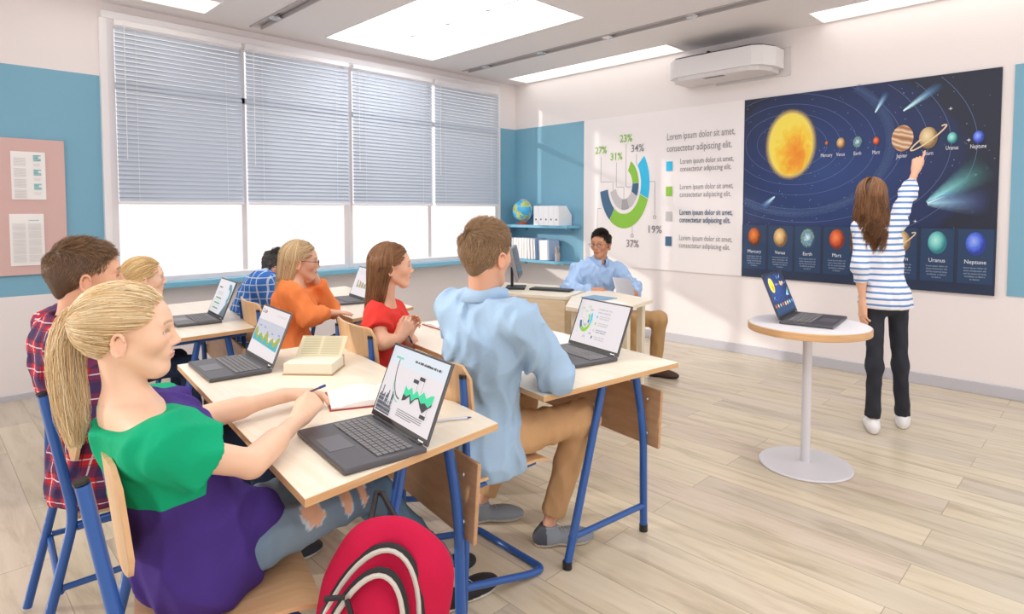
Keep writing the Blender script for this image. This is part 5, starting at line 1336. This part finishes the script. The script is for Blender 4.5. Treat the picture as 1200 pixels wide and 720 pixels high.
def mk(pelvis, waist, chest, neck, shL, shR, hipw=.09, **k):
    J = dict(pelvis=pelvis, waist=waist, chest=chest, neck=neck, shL=shL, shR=shR); J.update(k)
    return J
# ---- blonde ponytail girl in the foreground
def teef(nt, b):
    wrinkle((200, .12, .0006))(nt, b)
    tc = node(nt, 'ShaderNodeTexCoord'); sp = node(nt, 'ShaderNodeSeparateXYZ'); nt.links.new(tc.outputs['Object'], sp.inputs[0])
    ax = node(nt, 'ShaderNodeMath', operation='ABSOLUTE'); nt.links.new(sp.outputs[0], ax.inputs[0])
    g1 = node(nt, 'ShaderNodeMath', operation='GREATER_THAN'); g1.inputs[1].default_value = .745; nt.links.new(sp.outputs[2], g1.inputs[0])
    q = node(nt, 'ShaderNodeMath', operation='MULTIPLY_ADD'); q.inputs[1].default_value = -.9; nt.links.new(ax.outputs[0], q.inputs[0]); nt.links.new(sp.outputs[1], q.inputs[2])
    g2 = node(nt, 'ShaderNodeMath', operation='LESS_THAN'); g2.inputs[1].default_value = -.135; nt.links.new(q.outputs[0], g2.inputs[0])
    mu = node(nt, 'ShaderNodeMath', operation='MULTIPLY'); nt.links.new(g1.outputs[0], mu.inputs[0]); nt.links.new(g2.outputs[0], mu.inputs[1])
    mx = node(nt, 'ShaderNodeMix', data_type='RGBA'); mx.inputs[6].default_value = hexc('45307a'); mx.inputs[7].default_value = hexc('0fa272'); nt.links.new(mu.outputs[0], mx.inputs[0]); nt.links.new(mx.outputs[2], b.inputs['Base Color'])
hcA = at(150, 391, 1.37)
jeans_b = lin('566f84')
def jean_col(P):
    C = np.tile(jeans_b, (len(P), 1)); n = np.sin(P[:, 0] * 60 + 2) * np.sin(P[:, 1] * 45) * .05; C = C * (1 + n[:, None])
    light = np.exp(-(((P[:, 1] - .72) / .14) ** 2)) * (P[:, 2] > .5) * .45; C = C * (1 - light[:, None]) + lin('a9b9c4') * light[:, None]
    for c, r_ in ((V(-1.48, .74, .605), (.05, .030, .04)), (V(-1.49, .84, .605), (.06, .016, .045)), (V(-1.50, .89, .60), (.06, .010, .03))):
        e = (((P - c) / V(r_)) ** 2).sum(1) + .35 * np.sin(P[:, 1] * 190) * np.sin(P[:, 2] * 170); C[e < 1] = lin('e3b08e'); C[(e >= 1) & (e < 1.35)] = lin('c9d3da')
    return C
person(dict(label='girl with a blonde ponytail and green and purple top seated in the foreground', female=True, w=.84, bt=-.003, skin='ecc0a2', lips='cf8c84', brow='a5835e', hs=.92,
    head=hcA, fwd=(.33, .94, -.02), hv=.0026, fv=.0028, bv=.008,
    J=mk((-1.61, .48, .545), (-1.60, .45, .70), (-1.585, .39, .835), (-1.578, .335, .96), (-1.735, .385, .900), (-1.42, .37, .892),
         elR=(-1.475, .575, .785), wrR=(-1.665, .790, .800), elL=(-1.90, .60, .785), wrL=(-1.93, .86, .790),
         low=0, hipR=(-1.53, .47, .535), hipL=(-1.70, .49, .535), knR=(-1.54, .95, .575), knL=(-1.76, .95, .56), anR=(-1.625, 1.33, .09), anL=(-1.78, 1.36, .09), toeR=(-1.62, 1.6, 0), toeL=(-1.78, 1.6, 0)),
    hands=dict(R=dict(d=(-.45, .70, .30), n=(.55, .2, .75), side=-1, s=.95, curl=(.9, 1.0, 1.05, 1.1), thumb=(.35, .5)), L=dict(d=(.35, .9, .05), n=(-.25, 0, 1), side=1, s=.95, curl=(.45, .5, .6, .7), thumb=(.4, .3))),
    top=dict(name='t_shirt', mat=mat('cloth_tee', rough=.85, spec=.2, build=teef), t=.015, sleeve=.42, loose=1.3, flare=2.2, neck=-.022, scoop=.15, hem=(.02, .03, -.02), lap=(.02, .13, .04), bottom=.095, fold=.005, ff=18, h=.006),
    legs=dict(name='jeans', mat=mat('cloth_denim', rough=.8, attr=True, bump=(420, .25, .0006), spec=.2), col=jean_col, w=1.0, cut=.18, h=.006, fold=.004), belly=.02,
    shoe=('1c1c1f', 'e8e6e4', .0055), arm=.92,
    hair=dict(style='tail', col='cfa56c', col2='f8e8c2', n=5200, rad=.0007, n2=2800, tie_up=.02, seed=4,
              tail=[at(103, 366, 1.39), at(92, 368, 1.385), at(80, 388, 1.375), at(76, 430, 1.36), at(84, 475, 1.35), at(88, 518, 1.35)], widths=[.011, .026, .038, .036, .012])))
pen('pen held between the hands of the blonde ponytail girl', at(381, 452, 1.97), at(357, 462, 1.90), r=.0035, body=mat('pen_dark', '5a5568', .3))
# ---- red plaid shirt boy
plaid = cloth('plaid', 'c2222f', build=checkf('c32a35', [('26305a', 14, .42, .0, .75, 'b'), ('e9dfe0', 14, .05, .3, .7, 'b'), ('2a2a3a', 28, .10, .1, .6, 'b')]))
person(dict(label='boy with brown quiff hair and red plaid shirt seated at the far left', w=1.0, skin='e2ab8a', brow='4a3626', hs=.97, hv=.0032,
    head=at(101, 325, 1.95), fwd=(.06, 1, -.02), bv=.010,
    J=mk((-2.40, .46, .545), (-2.40, .41, .72), (-2.40, .375, .90), at(86, 385, 1.96), (-2.58, .36, 1.0), (-2.23, .35, .985), elR=(-2.17, .43, .75), wrR=(-2.27, .66, .665), elL=(-2.65, .45, .76), wrL=(-2.50, .66, .665),
         hipR=(-2.31, .49, .535), hipL=(-2.49, .49, .535), knR=(-2.29, .93, .54), knL=(-2.50, .93, .54), anR=(-2.30, .98, .09), anL=(-2.50, .98, .09), toeR=(-2.3, 1.2, 0), toeL=(-2.5, 1.2, 0)),
    hands=dict(R=dict(d=(-.3, .9, -.12), n=(0, .1, 1), side=-1), L=dict(d=(.2, .9, -.12), n=(0, .1, 1), side=1)), fv=.004,
    top=dict(name='plaid_shirt', mat=plaid, t=.018, sleeve=1.0, neck=.03, scoop=.2, bottom=.09, hem=(0, -.01, -.04), collar=True, fold=.005),
    legs=dict(name='trousers', mat=cloth('navy', '2c3a55')), shoe=('30333c', 'e0dedc'),
    hair=dict(style='short', col='5c4230', col2='a07c58', n=9000, rad=.0007, top=.024, side=.009, comb=(.1, 1, .1), lift=.10, quiff=1.1, seed=2)))
# ---- pale blue shirt boy
oxf = cloth('pale_blue', 'a4c0da', bump=(500, .12, .0004)); khaki = cloth('khaki', 'c69c70', bump=(350, .15, .0005))
person(dict(label='boy in pale blue shirt and tan trousers seated with his back to the camera', w=1.06, skin='e0a98a', brow='6a4e36', hs=.99, hv=.0035, belly=.0,
    head=at(570, 300, 2.17), fwd=(-.14, .985, -.02), bv=.010, arm=1.08,
    J=mk((-1.74, 1.54, .545), (-1.71, 1.53, .73), (-1.665, 1.50, .915), (-1.635, 1.485, 1.070), (-1.825, 1.495, 1.01), (-1.465, 1.50, 1.015), elR=(-1.445, 1.66, .80), wrR=(-1.66, 1.84, .815), elL=(-1.98, 1.66, .81), wrL=(-1.86, 1.93, .79),
         hipR=(-1.645, 1.53, .54), hipL=(-1.83, 1.53, .54), knR=(-1.555, 1.955, .545), knL=(-1.88, 1.93, .54), anR=(-1.655, 1.86, .09), anL=(-2.0, 1.79, .09), toeR=(-1.53, 2.06, 0), toeL=(-1.89, 1.95, 0)),
    hands=dict(R=dict(d=(-.35, .9, -.12), n=(.2, .1, 1), side=-1, s=1.0, curl=(.55, .7, .8, .9), thumb=(.5, .4)), L=dict(d=(.3, .95, 0), n=(0, 0, 1), side=1, s=1.0)), fv=.0035,
    top=dict(name='shirt', mat=oxf, t=.022, sleeve=1.0, neck=.03, scoop=.2, bottom=.13, hem=(.03, -.01, -.07), collar=True, fold=.0065, ff=20, h=.0065, loose=1.15),
    legs=dict(name='trousers', mat=khaki, w=1.03, cut=.10, h=.0065, fold=.004), shoe=('8c939b', 'cfc9bd', .006, 'shoe', '4c4f58'),
    hair=dict(style='short', col='84664a', col2='c2a07a', n=9000, rad=.0008, top=.028, side=.014, comb=(.6, .6, .2), lift=.25, quiff=.5, seed=9)))
pen('dark pen in the right hand of the pale blue shirt boy', at(646, 402, 2.58), at(637, 395, 2.52), r=.004, body=mat('pen_dark', '5a5568', .3))
# ---- girl in red
redm = cloth('red', 'dd3b32')
person(dict(label='girl with long brown hair in a red top seated at the middle desk', female=True, w=.86, skin='e6b090', brow='5a3d28', hs=.93, hv=.0045,
    head=at(459, 313, 2.95), fwd=(.47, .88, 0), bv=.011, arm=.88,
    J=mk((-2.56, 1.70, .545), at(444, 430, 2.97), at(449, 392, 2.98), at(451, 357, 2.97), at(461, 366, 3.11), at(442, 371, 2.83), elR=at(447, 402, 2.76), wrR=at(466, 397, 2.83), elL=at(482, 402, 3.08), wrL=at(475, 396, 2.95),
         hipR=(-2.47, 1.73, .535), hipL=(-2.63, 1.76, .535), knR=(-2.38, 2.13, .54), knL=(-2.58, 2.16, .54), anR=(-2.40, 2.2, .09), anL=(-2.60, 2.2, .09), toeR=(-2.38, 2.4, 0), toeL=(-2.6, 2.4, 0)),
    hands=dict(R=dict(d=(.15, .7, .75), n=(.8, -.3, .1), side=-1, s=.92, curl=(.8, .9, 1, 1), thumb=(.4, .4)), L=dict(d=(-.1, .6, .8), n=(-.8, .2, .2), side=1, s=.9, curl=(.7, .8, .9, 1))), fv=.0035,
    top=dict(name='blouse', mat=redm, t=.016, sleeve=.55, flare=1.4, neck=.015, scoop=.5, bottom=.08, hem=(0, 0, -.02), fold=.004),
    legs=dict(name='jeans', mat=cloth('dark_denim', '34425c')), shoe=('3a3a40', 'e0dedc'),
    hair=dict(style='long', col='5c3a22', col2='a5744a', n=2600, rad=.0014, cover=80, length=.27, gather=.35, wave=.004, seed=6, hang=(-.08, -.10, -1))))
pen('dark pen held by the girl in red', at(483, 402, 2.93), at(476, 388, 2.90), r=.004, body=mat('pen_dark', '5a5568', .3))
# ---- girl in the orange jumper
orange = cloth('orange', 'f48a4c')
person(dict(label='girl in orange jumper and glasses resting her chin on her hand', female=True, w=.92, skin='e6b090', brow='7a5c40', hs=1.0, hv=.005, glasses='2a2024',
    head=at(352, 307, 3.65), fwd=(.42, .9, -.08), bv=.012, arm=.95,
    J=mk(at(336, 415, 3.62), at(336, 392, 3.62), at(340, 362, 3.62), at(345, 336, 3.63), at(357, 341, 3.80), at(340, 343, 3.47), elR=at(362, 372, 3.48), wrR=at(383, 367, 3.62), elL=at(386, 363, 3.88), wrL=at(371, 330, 3.74),
         hipR=at(342, 417, 3.55), hipL=at(342, 415, 3.72), knR=at(405, 405, 3.78), knL=at(405, 400, 4.0), anR=at(402, 490, 3.75), anL=at(400, 480, 3.98), toeR=at(425, 500, 3.85), toeL=at(420, 490, 4.1)),
    hands=dict(R=dict(d=(.2, .95, -.05), n=(0, 0, 1), side=-1, s=.95, curl=(.15, .15, .2, .2)), L=dict(d=(-.15, -.2, 1), n=(.5, .8, .1), side=1, s=.95, curl=(1, 1.1, 1.1, 1.2), thumb=(.3, .3))), fv=.004,
    top=dict(name='jumper', mat=orange, t=.020, sleeve=1.0, neck=.02, scoop=.3, bottom=.09, hem=(0, 0, -.03), fold=.005, h=.010),
    legs=dict(name='trousers', mat=cloth('black', '26282e'), h=.01), shoe=('26262a', 'd8d6d4', .009),
    hair=dict(style='long', col='a9845c', col2='e3c99c', n=2200, rad=.0016, cover=88, length=.32, gather=.3, wave=.004, seed=8, hang=(-.12, -.14, -1))))
# ---- person in the blue checked shirt, bent over the desk
chk = cloth('blue_check', '3f74c4', build=checkf('3f78c8', [('cfe0f2', 22, .16, 0, .8, 'b')]))
person(dict(label='person in blue checked shirt bent forward behind the orange jumper girl', w=1.0, skin='e0a98a', hs=1.0, hv=.006,
    head=at(325, 314, 4.22), fwd=(.45, .75, -.5), up=(.3, .5, .8), bv=.013,
    J=mk(at(290, 392, 4.1), at(292, 372, 4.1), at(303, 347, 4.12), at(316, 328, 4.2), at(330, 338, 4.35), at(305, 332, 4.0), elR=at(325, 360, 4.05), wrR=at(345, 352, 4.2), elL=at(352, 352, 4.45), wrL=at(352, 348, 4.35),
         hipR=at(296, 394, 4.05), hipL=at(296, 392, 4.2), knR=at(345, 388, 4.35), knL=at(350, 385, 4.5), anR=at(345, 455, 4.35), anL=at(350, 450, 4.5), toeR=at(365, 460, 4.5), toeL=at(370, 455, 4.65)),
    hands=dict(R=dict(d=(.3, .9, 0), n=(0, 0, 1), side=-1), L=dict(d=(.1, .9, 0), n=(0, 0, 1), side=1)), fv=.005,
    top=dict(name='checked_shirt', mat=chk, t=.024, sleeve=1.0, neck=.03, scoop=.2, bottom=.09, hem=(0, 0, -.03), fold=.005, h=.010),
    legs=dict(name='trousers', mat=cloth('dark_denim', '34425c'), h=.01), shoe=('26262a', 'd8d6d4', .009),
    hair=dict(style='short', col='3d3a38', col2='7a7672', n=2500, rad=.0016, top=.03, side=.014, seed=3)))
# ---- blond child behind the foreground girl
person(dict(label='blond child at the back left, only the head showing past the foreground girl', w=.82, skin='f0c8ac', hs=.96, hv=.0045, arm=.85, brow='b09068',
    head=at(169, 327, 3.32), fwd=(.10, .99, 0), bv=.012,
    J=mk((-3.78, .72, .535), (-3.78, .70, .66), (-3.775, .69, .80), at(160, 362, 3.34), (-3.92, .70, .88), (-3.64, .68, .88), elR=(-3.60, .76, .71), wrR=(-3.68, .90, .63), elL=(-3.96, .80, .71), wrL=(-3.88, .92, .63),
         hipR=(-3.70, .75, .53), hipL=(-3.86, .75, .53), knR=(-3.68, 1.1, .53), knL=(-3.88, 1.1, .53), anR=(-3.68, 1.12, .09), anL=(-3.88, 1.12, .09), toeR=(-3.68, 1.3, 0), toeL=(-3.88, 1.3, 0)),
    hands=dict(R=dict(d=(0, 1, 0), n=(0, 0, 1), side=-1, s=.8), L=dict(d=(0, 1, 0), n=(0, 0, 1), side=1, s=.8)), fv=.005,
    top=dict(name='t_shirt', mat=cloth('white_tee', 'e4e4ea'), t=.016, sleeve=.5, neck=.02, scoop=.4, bottom=.08, hem=(0, 0, -.02), h=.010),
    legs=dict(name='trousers', mat=cloth('navy', '2c3a55'), h=.01), shoe=('26262a', 'd8d6d4', .009),
    hair=dict(style='tail', col='c59a5e', col2='ecd09a', n=1500, rad=.0015, n2=60, tie_up=-.5, seed=5, tail=[at(150, 340, 3.33), at(149, 346, 3.33), at(148, 352, 3.33)], widths=[.01, .014, .014, .012, .006])))
# ---- the teacher
shirt2 = cloth('sky_blue', 'a9c6ea', bump=(500, .12, .0004)); tan2 = cloth('tan', 'c29b6c')
person(dict(label='man in pale blue shirt and glasses seated at the teacher table with a tablet', w=.98, skin='c98f6e', lips='a8645a', brow='1e1814', hs=1.0, hv=.0045, glasses='77747a',
    head=at(704, 287, 5.1), fwd=(.22, -.97, -.02), bv=.012, gaze=(-.1, 0), arm=.95,
    J=mk(at(695, 370, 5.18), at(696, 350, 5.17), at(698, 328, 5.14), at(702, 308, 5.13), at(727, 318, 5.2), at(675, 319, 5.08), elR=at(666, 341, 4.88), wrR=at(694, 341, 4.86), elL=at(743, 338, 5.12), wrL=at(744, 345, 4.86),
         hipR=at(700, 373, 5.05), hipL=at(712, 372, 5.2), knR=at(741, 375, 4.74), knL=at(773, 374, 5.02), anR=at(739, 428, 4.85), anL=at(768, 424, 5.12), toeR=at(752, 445, 4.7), toeL=at(794, 434, 5.05)),
    hands=dict(R=dict(d=(.9, .25, .05), n=(.1, -.5, .8), side=1, s=1.0, curl=(.35, .4, .5, .6), thumb=(.6, .3)), L=dict(d=(-.55, -.45, .25), n=(.3, -.8, -.3), side=1, s=1.0, curl=(.7, .8, .9, .9), thumb=(.5, .3))), fv=.0045,
    top=dict(name='shirt', mat=shirt2, t=.022, sleeve=1.0, neck=.035, scoop=.7, bottom=.09, collar=True, fold=.007, ff=24, h=.008),
    legs=dict(name='trousers', mat=tan2, w=1.05, cut=.06, h=.009), shoe=('4a2f22', '2a2220', .008),
    hair=dict(style='short', col='17120f', col2='35291f', n=3000, rad=.0014, top=.026, side=.009, comb=(.4, .5, .2), lift=.3, seed=12)))
t = thing('tablet', 'silver tablet computer held by the seated man', 'tablet', tuple(at(731, 336, 4.80)))
ux = unit(at(748, 330, 4.85) - at(724, 328, 4.75)); uy = unit(at(724, 328, 4.82) - at(714, 345, 4.70)); nn = unit(np.cross(ux, uy)); uy = np.cross(nn, ux)
Mt = Matrix(((ux[0], uy[0], nn[0], 0), (ux[1], uy[1], nn[1], 0), (ux[2], uy[2], nn[2], 0), (0, 0, 0, 1)))
MB().box((0, 0, 0), (.18, .15, .008), mat('tablet_silver', 'c9c9cf', .25, metal=.5), Mt, bev=.003).build('tablet_case', None, t)
MB().box((0, 0, -.0045), (.165, .135, .001), mat('tablet_glass', '2c3038', .1), Mt).build('tablet_screen', None, t)
# ---- girl pointing at the poster
stripe = cloth('stripes', 'f0eff2', build=checkf('f1f0f3', [('3f7fc4', 27, .34, .1, .9, 'v')]))
def dark_jean(P): return np.tile(lin('33353d'), (len(P), 1)) * (1 + .12 * np.sin(P[:, 2] * 40)[:, None] * np.sin(P[:, 0] * 70)[:, None])
person(dict(label='girl with long brown hair and striped top standing and pointing at the poster', female=False, w=.80, skin='ecb898', hs=.98, hv=.0045, arm=.82,
    head=at(1022, 232, 3.82), fwd=(-.02, 1, .08), bv=.011,
    J=mk(at(1037, 352, 3.82), at(1035, 318, 3.82), at(1032, 286, 3.82), at(1029, 258, 3.82), at(1009, 269, 3.80), at(1052, 262, 3.86), elR=at(1064, 226, 4.02), wrR=at(1073, 200, 4.18), elL=at(1008, 313, 3.77), wrL=at(1011, 355, 3.80),
         hipR=at(1052, 362, 3.82), hipL=at(1025, 364, 3.82), knR=at(1055, 428, 3.84), knL=at(1025, 430, 3.80), anR=at(1058, 488, 3.93), anL=at(1023, 491, 3.84), toeR=at(1056, 506, 4.3), toeL=at(1016, 508, 4.1)),
    hands=dict(R=dict(d=(.10, .22, .95), n=(.2, -1, .2), side=1, s=.90, curl=(1.0, 1.1, 1.2, 1.2), thumb=(.3, .5), index=.02), L=dict(d=(.02, .05, -1), n=(-.6, -.8, 0), side=1, s=.90, curl=(.2, .25, .3, .35), thumb=(.3, .2))), fv=.0032,
    top=dict(name='striped_top', mat=stripe, t=.016, sleeve=.885, neck=.02, scoop=.2, bottom=.045, hem=(0, 0, -.02), fold=.004, h=.007),
    legs=dict(name='jeans', mat=mat('cloth_denim', rough=.8, attr=True), col=dark_jean, w=.90, cut=.04, ankle=.044, h=.007, fold=.003), shoe=('eeecec', 'f4f2f0', .006),
    hair=dict(style='long', col='5a3823', col2='a4754e', n=3200, rad=.0014, cover=60, length=.33, gather=-.15, wave=.018, wfreq=13, seed=10, backy=-.10)))
# ---- backpack hanging at the foreground desk
c = at(447, 715, 1.42); fx = unit(V(.60, -.80, 0)) ; lat = unit(V(-fx[1], fx[0], 0)); zz = V(0, 0, 1); qa = math.radians(-17); lat, zz = lat * math.cos(qa) + zz * math.sin(qa), zz * math.cos(qa) - lat * math.sin(qa); R = np.array([lat, fx, zz])
tB_ = thing('backpack', 'crimson backpack with grey zips hanging from the foreground desk', 'backpack', tuple(c * V(1, 1, 0) + V(0, 0, .12)))
def W_(x, y, z): return c + lat * x + fx * y + zz * z
F = Field(); 
for x in (-.085, .085): F.cone(W_(x, 0, -.20), W_(x * .75, 0, .13), .062, .050, .05)
F.ell(W_(0, 0, .02), R, (.150, .06, .21), .05); F.ell(W_(0, .0, -.16), R, (.15, .085, .10), .05); F.warp(folds(.004, 16, 3))
vs, qs = F.mesh(.007); to_obj('main_compartment', [(relax(vs, qs, 2), qs, 0)], [cloth('crimson', 'c01540', bump=(380, .3, .0008))], tB_)
F = Field(); F.ell(W_(0, .050, -.07), R, (.115, .050, .185), .03); F.cone(W_(-.06, .06, -.18), W_(.06, .06, -.18), .055, .055, .06); F.warp(folds(.003, 22, 5))
vs, qs = F.mesh(.006); to_obj('front_pocket', [(relax(vs, qs, 2), qs, 0)], [cloth('crimson', 'c01540')], tB_)
def arch(w_, z0, z1, y, n=26): return [Vector(W_(w_ * math.cos(a), y + .0 * a, z0 + (z1 - z0) * max(0, math.sin(a)) ** .8)) for a in [PI * i / n for i in range(n + 1)]]
zg = mat('zip_grey', 'c9c2b8', .6); zk = mat('zip_black', '1d181b', .6)
MB().tube(arch(.130, -.24, .190, .050), .008, zk, 8).build('main_zip_border', None, tB_, True, world=True)
MB().tube(arch(.125, -.24, .184, .056), .0065, zg, 8).build('main_zip', None, tB_, True, world=True)
MB().tube(arch(.108, -.26, .150, .080), .008, zk, 8).build('pocket_zip_border', None, tB_, True, world=True)
MB().tube(arch(.103, -.26, .143, .086), .0065, zg, 8).build('pocket_zip', None, tB_, True, world=True)
for i, (x, z) in enumerate(((-.070, .072), (-.064, .068))):
    MB().tube([Vector(W_(x, .098, z)), Vector(W_(x + (-.040, .035)[i], .108, z + (-.014, -.040)[i]))], .006, zk, 8).build('zip_pull', None, tB_, True, world=True)
MB().tube(arc_pts([Vector(at(434, 614, 1.43)), Vector(at(441, 578, 1.52)), Vector(at(447, 577, 1.52)), Vector(at(466, 612, 1.43))], .02), .007, zk, 8).build('carry_loop', None, tB_, True, world=True)
